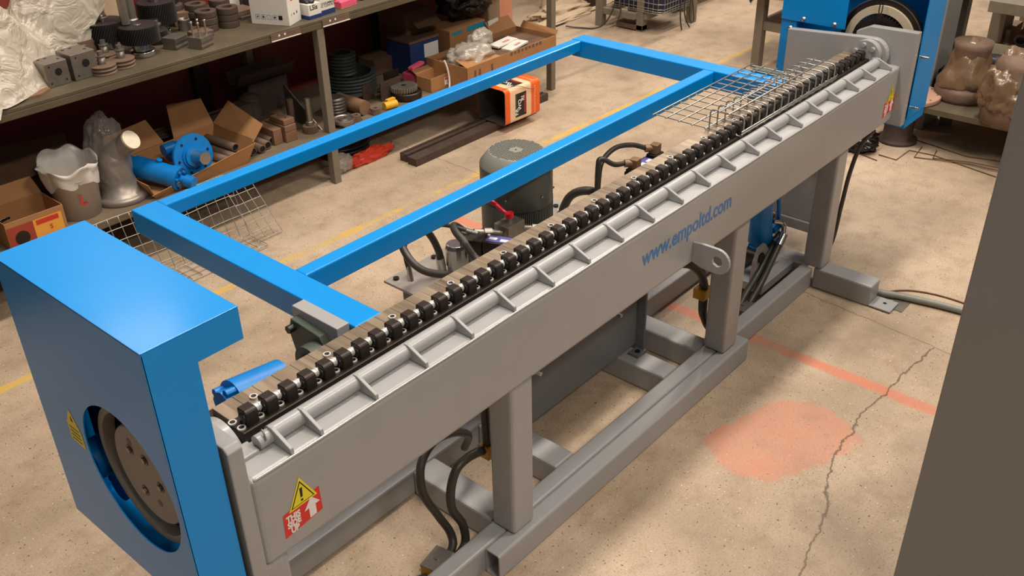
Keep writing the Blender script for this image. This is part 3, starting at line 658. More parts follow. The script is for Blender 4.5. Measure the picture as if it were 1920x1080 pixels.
hose_clamp((1.415, 1.575, .055), (.045, .032, .03), .2); hose_clamp((1.682, 1.60, .325), (.022, .022, .022), 0, False)
# hoses on the right
hose([(2.62, 1.62, .56), (2.72, 1.60, .52), (2.82, 1.60, .47), (2.90, 1.60, .40), (2.945, 1.60, .33), (2.955, 1.60, .26), (2.965, 1.60, .17), (3.02, 1.59, .08), (3.12, 1.58, .045), (3.24, 1.575, .045)], .015, False)
hose([(2.60, 1.64, .58), (2.70, 1.63, .55), (2.82, 1.63, .51), (2.91, 1.63, .44), (2.96, 1.62, .36), (2.975, 1.62, .26), (2.99, 1.62, .16), (3.05, 1.61, .08), (3.13, 1.60, .045), (3.24, 1.60, .045)], .015, False)
hose_clamp((2.955, 1.61, .285), (.03, .026, .022), 0, False); hose_clamp((3.27, 1.585, .052), (.045, .036, .026), 0)
hose([(3.24, 1.575, .045), (3.30, 1.577, .062), (3.337, 1.58, .082), (3.427, 1.59, .116), (3.537, 1.60, .191), (3.621, 1.61, .246)], .0145)
hose([(3.22, 1.60, .045), (3.28, 1.604, .070), (3.341, 1.61, .101), (3.444, 1.62, .138), (3.544, 1.63, .197), (3.640, 1.64, .235)], .0145)
m_ = MB(); m_.tube([(3.621, 1.61, .248), (3.650, 1.62, .272), (3.655, 1.625, .290), (3.63, 1.63, .315), (3.60, 1.65, .325)], .011, 12); hp('elbow_fitting', m_, STEEL)
hose([(3.70, 1.68, .26), (3.76, 1.70, .20), (3.84, 1.74, .17), (3.92, 1.78, .20)], .012, False); hose([(3.69, 1.70, .30), (3.76, 1.74, .24), (3.80, 1.78, .20), (3.90, 1.84, .26)], .012, False)
# ---------------------------------------------------------------- long steel workbench with lower shelf
ZT, ZL = .915, .30
WB = thing('workbench', 'long worn steel workbench with a lower shelf along the dark red wall', 'workbench', (2.3, 4.35, 0))
def wb(name, mb, mats, bevel=0, **k): return obj(name, mb, mats, WB, bevel, **k)
m_ = MB(); m_.box(-.6, 5.06, 4.02, 4.74, .898, ZT); m_.box(-.6, 5.06, 4.02, 4.032, .868, .898); m_.box(-.6, 5.06, 4.728, 4.74, .868, .898); wb('worktop', m_, BENCH, .003)
wb('lower_shelf', MB().box(-.6, 5.03, 4.02, 4.72, .268, ZL), mat('grimy_shelf_board', (112, 96, 76), .8, 0, .3, 8, .3), .002)
for x in (-.3, 1.15, 3.09, 5.005):
    for y in (4.022, 4.69): wb('leg', MB().box(x, x+.045, y, y+.045, 0, .87), BLEG, .003)
for x0 in (2.80, 3.125):
    m_ = MB(); m_.box(x0, x0+.18, 4.014, 4.019, .874, .908); m_.box(x0, x0+.18, 4.010, 4.014, .874, .878, 1)
    for q in (.05, .085): m_.cyl((x0+q, 4.0135, .897), (x0+q, 4.0142, .897), .006, seg=10, mi=1)
    wb('label_holder', m_, [RUSTY, WHITE])

# dust sheet over a heap at the left end of the bench
def sheet():
    m = MB(); NX, NY = 150, 120; V = []; F = []; x0, y0_, y1_ = .5, 4.0, 4.74
    for j in range(NY+1):
        y = y0_+(y1_-y0_)*j/NY; q = (y-4.0)
        edge = 1.44+.52*min(1, max(0, q/.27))**.75+.02*noise.noise(Vector((y*22, 3, 1)))
        tg = math.exp(-((y-4.40)/.075)**4); lim = edge+.24*tg
        for i in range(NX+1):
            u = i/NX; x = x0+(lim-x0)*u; dd = edge-x
            a = max(0, min(1, dd/.42)); a2 = a*a*(3-2*a); rise = min(1, .28+q/.34)
            h = .012+.40*a2*rise
            if dd < .08: h = max(h*max(0, dd/.08), .0)
            h = max(h, tg*(.23+.05*min(1, max(0, (lim-x)/.1)))*min(1, max(0, (x-edge+.45)/.3)))
            w = .25+.75*min(1, max(0, dd)/.12+tg)
            n = noise.noise(Vector((x*3.2, y*4, .3)))*.06+abs(noise.noise(Vector((x*6+y*4, y*7-x*2, 2))))*.055+abs(noise.noise(Vector((x*13-y*9, y*12, 7))))*.022
            n += abs(noise.noise(Vector((x*24+y*8, y*26, 3))))*.012+abs(noise.noise(Vector((x*8+y*14, x*5-y*5, 11))))*.035
            h += n*w
            if u > .985 and tg < .3: h *= .4
            V.append((x+.012*noise.noise(Vector((y*9, x*4, 5))), y+.014*noise.noise(Vector((x*9, y*4, 9)))-(0 if j else .022), ZT+.004+max(0, h) if j > 1 else ZT+.012-(.03 if j == 0 else 0)))
            if i < NX and j < NY: k_ = j*(NX+1)+i; F.append((k_, k_+1, k_+NX+2, k_+NX+1))
    m._add(V, F, 0, True); return m
tag(obj('dust_sheet', sheet(), SHEET), 'large crumpled milky plastic sheet draped over the left end of the workbench', 'plastic sheet')
m_ = MB(); m_.box(.7, 1.55, 4.25, 4.68, ZT, 1.10); m_.box(.9, 1.35, 4.3, 4.65, 1.10, 1.2)
tag(obj('covered_carton', m_, CARDL, None, .01), 'pale carton hidden under the milky plastic sheet on the workbench', 'box')

# steel valve blocks with a bore
def block(loc, w, d, h, label, rz=0, mats=(DSTEEL, BLACK)):
    t = thing('valve_block', label, 'steel block', loc, 'steel valve blocks', rz)
    m = MB(); m.box(-w/2, w/2, -d/2, d/2, 0, h); obj('body', m, DSTEEL, t, .003, world=False)
    m = MB(); m.cyl((w*.05, -d/2-.0012, h*.58), (w*.05, -d/2+.001, h*.58), h*.15, seg=18)
    obj('bore', m, BLACK, t, 0, world=False)
    for a, b in ((-.3, .85), (.32, .2), (-.34, .18)):
        m = MB(); m.cyl((w*a, -d/2-.001, h*b), (w*a, -d/2+.001, h*b), .004, seg=8); obj('screw_hole', m, BLACK, t, 0, world=False)
    for a, b in ((-.3, .3), (0, .3), (.3, -.2)):
        m = MB(); m.cyl((w*a, d*b, h), (w*a, d*b, h+.001), .007, seg=10); obj('threaded_port', m, BLACK, t, 0, world=False)
    return t
block((1.775, 4.175, ZT), .105, .10, .105, 'left of the two grey valve blocks, half under the milky sheet', .05)
block((1.90, 4.185, ZT), .115, .12, .115, 'right of the two grey valve blocks, next to the grooved pulleys', .05)
m_ = MB(); m_.prism([(1.48, 4.07), (1.66, 4.06), (1.72, 4.10), (1.70, 4.22), (1.52, 4.24)], ZT, ZT+.012, 'z'); m_.box(1.52, 1.66, 4.10, 4.105, ZT+.012, ZT+.0125, 1); m_.box(1.56, 1.68, 4.13, 4.134, ZT+.012, ZT+.0125, 1)
tag(obj('brown_plate', m_, [WOODP, BLACK], None, .002), 'flat brown slotted plate sticking out from under the milky sheet', 'plate')

# grooved pulleys standing on the bench with a pin through
def pulley(loc, label, r=.058):
    t = thing('grooved_pulley', label, 'pulley', loc, 'grooved pulleys with pins')
    m = MB(); m.lathe([(0, 0), (r, 0), (r, .006), (r*.90, .012), (r, .018), (r, .022), (r*.90, .028), (r, .034), (r, .038), (r*.4, .040), (0, .040)], 36, smooth=False); obj('pulley_wheel', m, RUSTY, t, .001, world=False)
    m = MB(); m.lathe([(.018, .04), (.018, .075), (.0, .075)], 20); m.lathe([(0, .074), (.022, .074), (.022, .079), (0, .079)], 20, smooth=False); m.cyl((0, 0, .079), (0, 0, .098), .012, seg=16); obj('pin', m, DSTEEL, t, 0, world=False); return t
p0 = pulley((1.985, 4.135, ZT), 'front left grooved pulley with a pin on the bench edge')
for x, y, l in ((2.085, 4.150, 'front right grooved pulley with a pin on the bench edge'), (1.985, 4.27, 'rear left grooved pulley with a pin, behind the front left one'), (2.08, 4.28, 'rear right grooved pulley with a pin, just in front of the big gears')):
    copy_thing(p0, (x, y, ZT), None, l)

# large helical gears on shafts
def helgear(loc, r, h, z0, hub, label, shaft=.03, top=.03, twist=.42, teeth=48):
    t = thing('helical_gear', label, 'gear', loc, 'dark helical gears on the workbench')
    m = MB(); m.gear((0, 0, z0), r, h, teeth, (0, 0, 1), twist, depth=.10); m.lathe([(r*.88, z0+h), (r*.86, z0+h+.001), (0, z0+h+.001)], 40); obj('gear_wheel', m, GSTEEL, t, 0, world=False)
    m = MB()
    if z0 > .02: m.lathe([(0, 0), (hub, 0), (hub, .022), (hub*.94, .025), (hub*.72, .027), (hub*.72, z0), (0, z0)], 32)
    m.lathe([(0, z0-.002), (shaft*.9, z0-.002), (shaft*.9, z0+h+top), (0, z0+h+top)], 24, smooth=False); obj('gear_shaft', m, STEEL, t, .0012, world=False)
    m = MB(); m.lathe([(shaft*.91, z0+h+top*.4), (shaft*1.25, z0+h+top*.45), (shaft*1.25, z0+h+top*.6), (shaft*.91, z0+h+top*.65)], 24, smooth=False); obj('retaining_ring', m, DSTEEL, t, 0, world=False); return t
helgear((2.145, 4.365, ZT), .092, .085, .07, .058, 'big dark helical gear nearest the milky sheet', .022, .030)
helgear((2.235, 4.225, ZT), .090, .075, .065, .058, 'big dark helical gear nearest the bench edge, on a bright bearing hub', .014, .004)
helgear((2.475, 4.46, ZT), .092, .10, .06, .055, 'big dark helical gear at the back, right of the tall shafts', .022, .034)
helgear((2.385, 4.35, ZT), .060, .060, .0, .04, 'small dark pinion gear with a bright stub, between the big gears', .026, .050, teeth=34)
def shaftpiece(loc, prof, label, cat='shaft', name='turned_shaft', mt=DSTEEL):
    return tag(obj(name, MB().lathe(prof, 28, 0, loc, smooth=False), mt, None, .001), label, cat)
shaftpiece((2.20, 4.26, ZT+.145), [(0, 0), (.020, 0), (.020, .12), (.024, .125), (.024, .30), (.019, .305), (.019, .42), (0, .42)], 'tall bright turned shaft standing on the front big gear')
shaftpiece((2.27, 4.33, ZT), [(0, 0), (.028, 0), (.028, .14), (.022, .145), (.022, .27), (0, .27)], 'bright stepped shaft standing just behind the tall one')
shaftpiece((2.20, 4.50, ZT), [(0, 0), (.030, 0), (.030, .14), (.020, .15), (.020, .25), (0, .25)], 'short stepped shaft standing beside the tip of the milky sheet')
shaftpiece((2.585, 4.42, ZT), [(0, 0), (.030, 0), (.030, .055), (.024, .057), (.018, .045), (0, .045)], 'small steel cup bushing standing behind the clamp blocks', 'bushing', 'bushing')
m_ = MB(); m_.prism([(2.58, 4.50), (2.66, 4.46), (2.69, 4.52), (2.61, 4.57)], ZT, ZT+.07, 'z'); tag(obj('bronze_block', m_, WOODP, None, .003), 'small brownish steel block between the back gear and the ring stacks', 'steel block')
m_ = MB(); m_.box(2.28, 2.44, 4.60, 4.70, ZT, ZT+.22); tag(obj('small_carton', m_, CARDL, None, .003), 'small pale carton by the wall behind the gears', 'box')
m_ = MB(); m_.lathe([(0, 0), (.10, 0), (.10, .20), (.02, .20), (.02, .25), (0, .25)], 40, 0, (2.60, 4.64, ZT), smooth=False); tag(obj('dark_drum', m_, BLKST), 'dark cylinder standing by the wall behind the gears', 'cylinder')
m_ = MB(); m_.lathe([(.085, 0), (.085, .10), (.05, .10), (.05, 0), (.085, 0)], 36, 0, (2.02, 4.40, ZT), smooth=False); tag(obj('bearing_ring', m_, RUSTY), 'brown bearing ring peeping out below the milky sheet', 'ring')

# clamp blocks
def clampblock(loc, rz, label, bolts):
    t = thing('clamp_block', label, 'clamp', loc, None, rz); m = MB()
    m.prism([(-.035, 0), (.035, 0), (.04, .012), (.036, .022), (.04, .034), (.04, .055), (-.04, .055), (-.04, .034), (-.036, .022), (-.04, .012)], -.045, .045, 'x'); obj('body', m, DSTEEL, t, .002, world=False)
    for a, b in bolts:
        m = MB(); m.cyl((a, b, .05), (a, b, .115), .0042, seg=10); m.lathe([(0, .115), (.007, .115), (.007, .123), (0, .124)], 12, 0, (a, b, 0)); obj('bolt', m, STEEL, t, 0, world=False)
    return t
clampblock((2.395, 4.205, ZT), .35, 'grooved steel clamp block without bolts, left of the bolted one', [])
clampblock((2.475, 4.115, ZT), .35, 'grooved steel clamp block with four upright bolts', [(-.025, -.02), (.025, -.02), (-.022, .02), (.024, .02)])
m_ = MB(); m_.box(2.52, 2.62, 4.22, 4.30, ZT, ZT+.03); tag(obj('flat_steel_piece', m_, RUSTY, None, .003), 'low rusty steel piece between the clamp blocks and the ring stacks', 'steel block')

# stacks of steel rings
ring = MB(); ring.lathe([(.026, 0), (.052, 0), (.053, .004), (.053, .028), (.052, .032), (.026, .032), (.026, 0)], 36, smooth=False)
ring0 = tag(obj('steel_ring', ring, mat('scaled_ring_steel', (92, 76, 66), .6, .35, .2, 25, .2), None, .0012), '', 'ring', 'stacked steel rings'); first = True
for (x, y, n, nm) in ((2.655, 4.325, 3, 'front left stack, behind the bolts'), (2.765, 4.30, 3, 'front right stack, beside the white carton'), (2.70, 4.475, 3, 'middle left stack'), (2.825, 4.46, 3, 'middle right stack'), (2.62, 4.56, 3, 'rear left stack')):
    for q in range(n):
        o = ring0 if first else ring0.copy()
        if not first: COL.objects.link(o)
        first = False
        o.location = (x+random.uniform(-.003, .003), y+random.uniform(-.003, .003), ZT+.0335*q); o['label'] = '%s brown steel ring of the %s' % (('bottom', 'middle', 'top')[q], nm)
# steel bars, white sheet, upright bar by the carton
m_ = MB(); m_.box(2.86, 2.97, 4.33, 4.45, ZT, ZT+.016); tag(obj('steel_bar', m_, DSTEEL, None, .002), 'lower of the two flat steel bars left of the white carton', 'steel bar')
m_ = MB(); m_.box(2.85, 2.965, 4.35, 4.46, ZT+.017, ZT+.04); tag(obj('steel_bar', m_, RUSTY, None, .002), 'upper of the two flat steel bars left of the white carton', 'steel bar')
m_ = MB(); m_.box(3.00, 3.035, 4.50, 4.54, ZT, ZT+.30); tag(obj('upright_bar', m_, BLKST, None, .003), 'dark square bar standing upright behind the white carton', 'steel bar')
m_ = MB(); m_.box(2.93, 3.10, 4.58, 4.66, ZT, ZT+.16); tag(obj('white_carton', m_, WHITE, None, .003), 'plain white carton standing by the wall behind the ring stacks', 'box')
# white carton with care symbols
X = Matrix.Translation((2.943, 4.043, ZT)) @ Matrix.Rotation(math.radians(24), 4, 'Z')
wc = thing('white_carton', 'tall white carton with printed care symbols on the bench', 'box', (2.943, 4.043, ZT), None, math.radians(24))
obj('carton_body', MB().box(0, .125, 0, .215, 0, .24), WHITE, wc, .003, world=False)
for k in range(5):
    m_ = MB(); c = (0, .195-.032*k-.02, .040); s_ = .0105
    for a, b, w, h in ((0, s_, 2*s_, .0012), (0, -s_, 2*s_, .0012), (s_, 0, .0012, 2*s_), (-s_, 0, .0012, 2*s_)):
        quad(m_, (0, c[1]-a, c[2]+b), (0, -1, 0), (0, 0, 1), w, h, 0, .0006)
    if k != 2: quad(m_, (0, c[1], c[2]), (0, -1, 0), (0, 0, 1), s_*1.0, s_*(.5+.3*(k % 2)), 0, .0006)
    if k == 4: quad(m_, (0, c[1], c[2]), (0, -1, 0), (0, 0, 1), s_*1.8, s_*1.8, 0, .0007)
    obj('care_symbol', m_, INK, wc, world=False)
for p_ in ((.03, .05, .004, .011), (.055, .05, .009, .009), (.085, .052, .009, .012)):
    m_ = MB(); quad(m_, (p_[0], 0, p_[1]), (1, 0, 0), (0, 0, 1), p_[2], p_[3], 0, .0006); obj('care_symbol', m_, INK, wc, world=False)
m_ = MB(); put_text(m_, 'FCS', .05, (.055, 0, .155), (0, 0, 1), (-1, 0, 0), 0, .02); obj('red_lettering', m_, RINK, wc, world=False)
# small controller boxes
def lsbox(loc, rz, w, d, h, label, big):
    t = thing('small_carton', label, 'box', loc, None, rz); m = MB(); m.box(0, w, 0, d, 0, h); m.box(-.0012, w+.0012, -.0012, d+.0012, 0, h*.26, 1); obj('carton_body', m, [WHITE, NAVY], t, .001, world=False)
    m = MB()
    if big:
        put_text(m, 'LSis', .034, (w*.42, 0, h*.76), (1, 0, 0), (0, 0, 1), 0, .02)
    else:
        put_text(m, 'PROGRAMMABLE\nLOGIC CONTROLLER', .0165, (w*.52, 0, h*.52), (1, 0, 0), (0, 0, 1), 0, .01)
    obj('lettering', m, INK, t, world=False)
    m = MB(); m.lump((w*.5, d*.5, h+.004), (w*.42, d*.42, .02), 3, .2, 3, 3); obj('black_contents', m, BLACK, t, world=False); return t
lsbox((3.075, 4.052, ZT), .05, .085, .12, .075, 'small white and blue open carton lettered LSis', True)
lsbox((3.163, 4.062, ZT), .05, .095, .14, .10, 'small white and blue carton printed with controller wording', False)
def foam(loc, rz, s, label):
    t = tag(obj('pink_foam_block', MB().box(-s[0], s[0], -s[1], s[1], 0, s[2]), PINK, None, .006), label, 'foam', 'pink foam pieces'); t.location = loc; t.rotation_euler = (0, 0, rz); return t
m_ = MB(); m_.box(-.06, .06, -.055, .055, 0, .03); m_.box(-.06, .06, .0, .055, .03, .05); m_.box(-.062, .062, -.057, .057, -.004, 0, 1)
f_ = tag(obj('pink_foam_block', m_, [PINK, CARD], None, .004), 'pink foam tray on top of the workbench right of the cartons', 'foam'); f_.location = (3.365, 4.14, ZT+.004); f_.rotation_euler = (0, 0, .1)
m_ = MB(); m_.box(3.49, 3.65, 4.12, 4.24, ZT, ZT+.05); tag(obj('dark_case', m_, BLKST, None, .005), 'dark flat case on the bench right of the pink foam tray', 'case')

# ---------------------------------------------------------------- lower shelf, left to right
def carton(name, o, s, label, mats=CARD, rz=0, openings=True, cat='box', flaps=(1, 1, 1, 1), thick=.004):
    t = thing(name, label, cat, o, None, rz); w, d, h = s; m = MB(); k = thick
    if openings:
        m.box(0, w, 0, d, 0, k); m.box(0, w, 0, k, 0, h); m.box(0, w, d-k, d, 0, h); m.box(0, k, k, d-k, 0, h); m.box(w-k, w, k, d-k, 0, h)
    else: m.box(0, w, 0, d, 0, h)
    obj('carton_body', m, mats, t, .0015, world=False)
    if openings:
        L_ = min(w, d)*.42
        for q, on in enumerate(flaps):
            if not on: continue
            m = MB(); a = on if isinstance(on, float) else .6
            c_, s_ = math.cos(a)*L_, math.sin(a)*L_
            if q == 0: P_ = [(.0, 0, h), (w, 0, h), (w-.01, -c_, h+s_), (.01, -c_, h+s_)]
            if q == 1: P_ = [(.0, d, h), (w, d, h), (w-.01, d+c_, h+s_), (.01, d+c_, h+s_)]
            if q == 2: P_ = [(0, 0, h), (0, d, h), (-c_, d-.01, h+s_), (-c_, .01, h+s_)]
            if q == 3: P_ = [(w, 0, h), (w, d, h), (w+c_, d-.01, h+s_), (w+c_, .01, h+s_)]
            m._add(P_, [(0, 1, 2, 3)]); obj('flap', m, mats, t, world=False, solid=.003)
    return t
c1 = carton('printed_carton', (1.36, 4.07, ZL), (.26, .20, .13), 'open carton with red and yellow print at the left end of the lower shelf', CARD, -.02, True, flaps=(0, .9, 0, 0))
m_ = MB(); quad(m_, (.06, 0, .055), (1, 0, 0), (0, 0, 1), .115, .10, 0, .001); quad(m_, (.18, 0, .055), (1, 0, 0), (0, 0, 1), .13, .10, 1, .001); quad(m_, (.18, 0, .088), (1, 0, 0), (0, 0, 1), .10, .022, 2, .0016); m_.lathe([(0, 0), (.032, 0)], 24, 3, (.06, -.0018, .045), (0, -1, 0))
m_._add([], []); put_text(m_, 'S', .03, (.19, 0, .05), (1, 0, 0), (0, 0, 1), 2, .02, lift=.002)
obj('printed_front', m_, [mat('brick_red_print', (160, 62, 44), .5), mat('amber_print', (232, 160, 62), .5), RINK, BLKST], c1, world=False)
# white bucket lined with a plastic bag
bk = thing('white_bucket', 'white plastic bucket lined with a milky bag on the lower shelf', 'bucket', (1.745, 4.19, ZL))
m_ = MB(); m_.lathe([(0, .002), (.092, .002), (.108, .19), (.112, .19), (.112, .196), (.105, .196), (.090, .01), (0, .01)], 40); obj('bucket_body', m_, mat('white_bucket_plastic', (206, 198, 192), .45, 0, .04), bk, world=False)
m_ = MB(); put_text(m_, 'L', .07, (-.02, -.103, .10), (1, 0, 0), (0, 0, 1), 0, .02); obj('red_letter', m_, RINK, bk, world=False)
m_ = MB(); seg_ = 64; V = []; prof = [(.030, .03), (.06, .08), (.085, .14), (.098, .20), (.122, .235), (.128, .25), (.120, .245), (.120, .20), (.114, .16)]
for k, (r_, h_) in enumerate(prof):
    for i in range(seg_):
        t = 2*PI*i/seg_; w_ = 1+.16*noise.noise(Vector((math.cos(t)*2.2, math.sin(t)*2.2, k*.25)))*min(1, k/3); hh = h_+.05*noise.noise(Vector((math.cos(t)*1.5+4, math.sin(t)*1.5, k*.15)))*min(1, k/3)+.035*max(0, math.sin(t))*(k > 3)
        V.append((r_*w_*math.cos(t), r_*w_*math.sin(t), hh))
m_._add(V, [(k*seg_+i, k*seg_+(i+1) % seg_, (k+1)*seg_+(i+1) % seg_, (k+1)*seg_+i) for k in range(len(prof)-1) for i in range(seg_)], 0, True); obj('bag_liner', m_, BAGW, bk, world=False)
# cardboard and dark plastic behind
m_ = MB(); m_.box(1.40, 1.86, 4.42, 4.60, ZL, ZL+.15); tag(obj('dusty_carton', m_, CARDD, None, .006), 'dusty flat carton lying behind the white bucket', 'box')
m_ = MB(); m_._add([(1.50, 4.38, .455), (1.86, 4.40, .46), (1.92, 4.56, .54), (1.60, 4.60, .56)], [(0, 1, 2, 3)]); tag(obj('cardboard_sheet', m_, CARDD, None, 0, solid=.004), 'loose cardboard sheet resting on the dusty carton behind the bucket', 'cardboard')
tag(obj('black_plastic_heap', MB().lump((1.42, 4.36, ZL+.075), (.14, .10, .075), 5, .3, 3, 4, floor=ZL, ridge=.3), BLKBAG), 'crumpled black plastic heap behind the printed carton', 'bag')
# film wrapped flange
wf = thing('wrapped_flange', 'bell shaped steel flange wrapped in clear film beside the bucket', 'flange', (1.955, 4.195, ZL))
m_ = MB(); m_.lathe([(0, 0), (.125, 0), (.127, .006), (.127, .022), (.118, .03), (.095, .035), (.075, .10), (.062, .18), (.055, .24), (0, .25)], 44); m_.cyl((0, 0, .22), (.05, -.11, .30), .048, seg=32); obj('flange_body', m_, mat('grey_cast_steel', (150, 140, 130), .4, .5, .15, 20, .15), wf, world=False)
m_ = MB(); m_.cyl((.05, -.11, .30), (.053, -.118, .306), .045, seg=28); obj('end_cap', m_, mat('cream_foam_cap', (226, 214, 190), .6, 0, .08, 40, .4), wf, world=False)
m_ = MB(); m_.lump((-.012, .01, .21), (.105, .10, .22), 2, .07, 2.2, 5, floor=.003, ridge=.16); obj('clear_wrap', m_, FILM, wf, world=False)
# open carton with the two blue cylinders
ct = thing('open_carton', 'open brown carton tray holding two blue cylinders', 'box', (2.02, 4.02, ZL))
m_ = MB()
m_.box(.03, .55, .03, .34, 0, .004)
m_._add([(.03, .03, 0), (.03, .34, 0), (.0, .36, .08), (.0, .02, .08)], [(0, 1, 2, 3)]); m_._add([(.55, .03, 0), (.55, .34, 0), (.60, .36, .12), (.60, .02, .12)], [(0, 1, 2, 3)])
m_._add([(.03, .34, 0), (.55, .34, 0), (.60, .36, .12), (.0, .36, .10)], [(0, 1, 2, 3)]); m_._add([(.03, .03, 0), (.55, .03, 0), (.60, .01, .10), (.0, .01, .03)], [(0, 1, 2, 3)])
obj('tray', m_, CARD, ct, world=False, solid=.004)
for P_ in ([(.0, .36, .10), (.30, .36, .11), (.27, .44, .22), (.03, .44, .20)], [(.36, .36, .11), (.60, .36, .12), (.60, .44, .24), (.40, .44, .26)], [(.60, .02, .10), (.60, .36, .12), (.70, .34, .22), (.68, .03, .17)]):
    m_ = MB(); m_._add(P_, [(0, 1, 2, 3)]); obj('flap', m_, CARD, ct, world=False, solid=.004)
bc = thing('hydraulic_cylinder', 'thin blue hydraulic cylinder lying in the open carton', 'cylinder', (2.13, 4.13, ZL+.055))
def lc(p): return (p[0], p[1], p[2])
A_, B_ = Vector((-.045, .12, .045)), Vector((.055, -.09, .0)); D_ = (B_-A_).normalized()
m_ = MB(); m_.cyl(A_, B_, .053, seg=36); m_.cyl(A_-D_*.04, A_, .043, seg=28); m_.cyl(B_-D_*.04, B_, .058, seg=36); obj('barrel', m_, BLUE2, bc, .002, world=False)
m_ = MB(); m_.cyl(B_, B_+D_*.05, .020, seg=20); m_.cyl(B_+D_*.03, B_+D_*.075, .030, seg=20); obj('rod_end', m_, BLUE2, bc, .002, world=False)
m_ = MB(); m_.cyl((A_+B_)/2+Vector((.01, 0, .04)), (A_+B_)/2+Vector((.015, -.01, .065)), .014, seg=14); obj('oil_port', m_, BLUE2, bc, .002, world=False)
for k in range(6):
    t = k*PI/3; u_ = D_.orthogonal().normalized(); w_ = D_.cross(u_); c_ = B_+(u_*math.cos(t)+w_*math.sin(t))*.036; m_ = MB(); m_.cyl(c_, c_+D_*.01, .008, seg=6); obj('bolt', m_, BLUE2, bc, world=False)
fc = thing('flanged_cylinder', 'blue flanged cylinder with a thick bright rod in the open carton', 'cylinder', (2.31, 4.11, ZL+.115))
D2 = Vector((.02, -.95, .12)).normalized(); u_ = D2.orthogonal().normalized(); w_ = D2.cross(u_)
m_ = MB(); m_.cyl(-D2*.16, (0, 0, 0), .055, seg=32); m_.cyl((-.08, .12, .02), (-.02, .12, .02), .03, seg=18); obj('barrel', m_, BLUE2, fc, .002, world=False)
m_ = MB(); m_.cyl((0, 0, 0), D2*.014, .108, seg=56); m_.cyl(D2*.014, D2*.022, .062, seg=44); m_.cyl(D2*.022, D2*.034, .052, seg=44); obj('flange', m_, BLUE2, fc, .0015, world=False)
m_ = MB()
for k in range(6):
    t = k*PI/3+.35; c_ = (u_*math.cos(t)+w_*math.sin(t))*.083; m_.cyl(c_+D2*.0135, c_+D2*.0150, .0075, seg=14)
obj('bolt_hole', m_, BLACK, fc, world=False)
m_ = MB(); m_.cyl(D2*.03, D2*.115, .030, seg=32); obj('piston_rod', m_, STEEL, fc, .002, world=False)
# pipes stacked side by side
pi_ = MB(); pi_.lathe([(.017, 0), (.022, 0), (.022, .42), (.017, .42), (.017, 0)], 20, 0, (0, 0, 0), (0, 1, 0)); pi_.lathe([(.0, .004), (.017, .004)], 16, 1, (0, 0, 0), (0, 1, 0))
pipe0 = tag(obj('steel_pipe', pi_, [RUSTY, BLACK], None, 0), '', 'pipe', 'short steel pipes on the lower shelf'); first = True
NM = ['leftmost', 'second', 'third', 'fourth', 'fifth', 'sixth', 'rightmost']
for k, (x, y, z, rz) in enumerate([(2.50, 4.10, .023, .1), (2.55, 4.085, .023, .06), (2.60, 4.09, .023, .03), (2.65, 4.10, .023, .05), (2.70, 4.09, .023, .02), (2.75, 4.11, .023, -.03), (2.80, 4.14, .023, -.08)]):
    o = pipe0 if first else pipe0.copy()
    if not first: COL.objects.link(o)
    first = False; o.location = (x, y, ZL+z); o.rotation_euler = (0, 0, rz); o['label'] = '%s short pipe in the row left of the brown billets' % NM[k]
pipe1 = None
for k, (x, y, rz) in enumerate([(2.575, 4.14, .07), (2.675, 4.15, .03)]):
    o = pipe0.copy(); COL.objects.link(o); o.location = (x, y, ZL+.061); o.rotation_euler = (0, 0, rz); o['label'] = '%s short pipe lying on top of the pipe row' % ('left' if k == 0 else 'right')
m_ = MB()
for k in range(26):
    y = 4.42+random.random()*.26; m_.cyl((2.05+random.random()*.3, y, ZL+.03+.012*(k % 5)), (2.75+random.random()*.2, y+random.uniform(-.08, .04), ZL+.02+.012*(k % 5)), .008, seg=8)
tag(obj('thin_steel_rods', m_, DRUST), 'heap of long thin dark steel rods at the back of the lower shelf', 'rods', None, 'stuff')
# brown billets stacked
for (x, y, z, w, d, h, l) in ((2.80, 4.12, 0, .055, .16, .085, 'brown steel billet standing left in the billet group'), (2.862, 4.10, 0, .075, .17, .055, 'lowest brown steel billet of the right pile'), (2.862, 4.10, .056, .075, .17, .035, 'middle brown steel billet of the right pile'), (2.868, 4.11, .092, .07, .12, .030, 'topmost drilled brown steel billet of the right pile')):
    m_ = MB(); m_.box(x, x+w, y, y+d, ZL+z, ZL+z+h)
    if z > .09: m_.cyl((x+w/2, y+.03, ZL+z+h), (x+w/2, y+.03, ZL+z+h+.0008), .005, mi=1, seg=10); m_.cyl((x+w/2, y+.09, ZL+z+h), (x+w/2, y+.09, ZL+z+h+.0008), .005, mi=1, seg=10)
    tag(obj('steel_billet', m_, [WOODP, BLACK], None, .003), l, 'steel block', 'brown steel billets')
gs = thing('gear_shaft', 'small rusty gear with an upright bright shaft by the front bench leg', 'gear', (3.045, 4.125, ZL))
m_ = MB(); m_.gear((0, 0, 0), .042, .04, 26, depth=.1); obj('gear_wheel', m_, RUSTY, gs, world=False)
m_ = MB(); m_.lathe([(0, .04), (.022, .04), (.022, .062), (.0175, .064), (.0155, .19), (0, .19)], 24, smooth=False); obj('shaft', m_, DSTEEL, gs, .001, world=False)
shaftpiece((3.03, 4.26, ZL), [(0, 0), (.018, 0), (.018, .16), (0, .16)], 'plain brown rod standing upright behind the rusty gear shaft', 'rod', 'steel_rod', RUSTY)
m_ = MB(); m_.lathe([(0, 0), (.07, 0), (.07, .03), (.06, .035), (.06, .15), (.03, .17), (0, .17)], 28, 0, (2.93, 4.48, ZL), smooth=False); m_.box(2.80, 2.90, 4.42, 4.52, ZL, ZL+.14); m_.box(2.84, 3.02, 4.36, 4.46, ZL, ZL+.05)
tag(obj('dark_gearbox', m_, DRUST, None, .006), 'dark greasy gearbox lump behind the brown billets', 'gearbox')
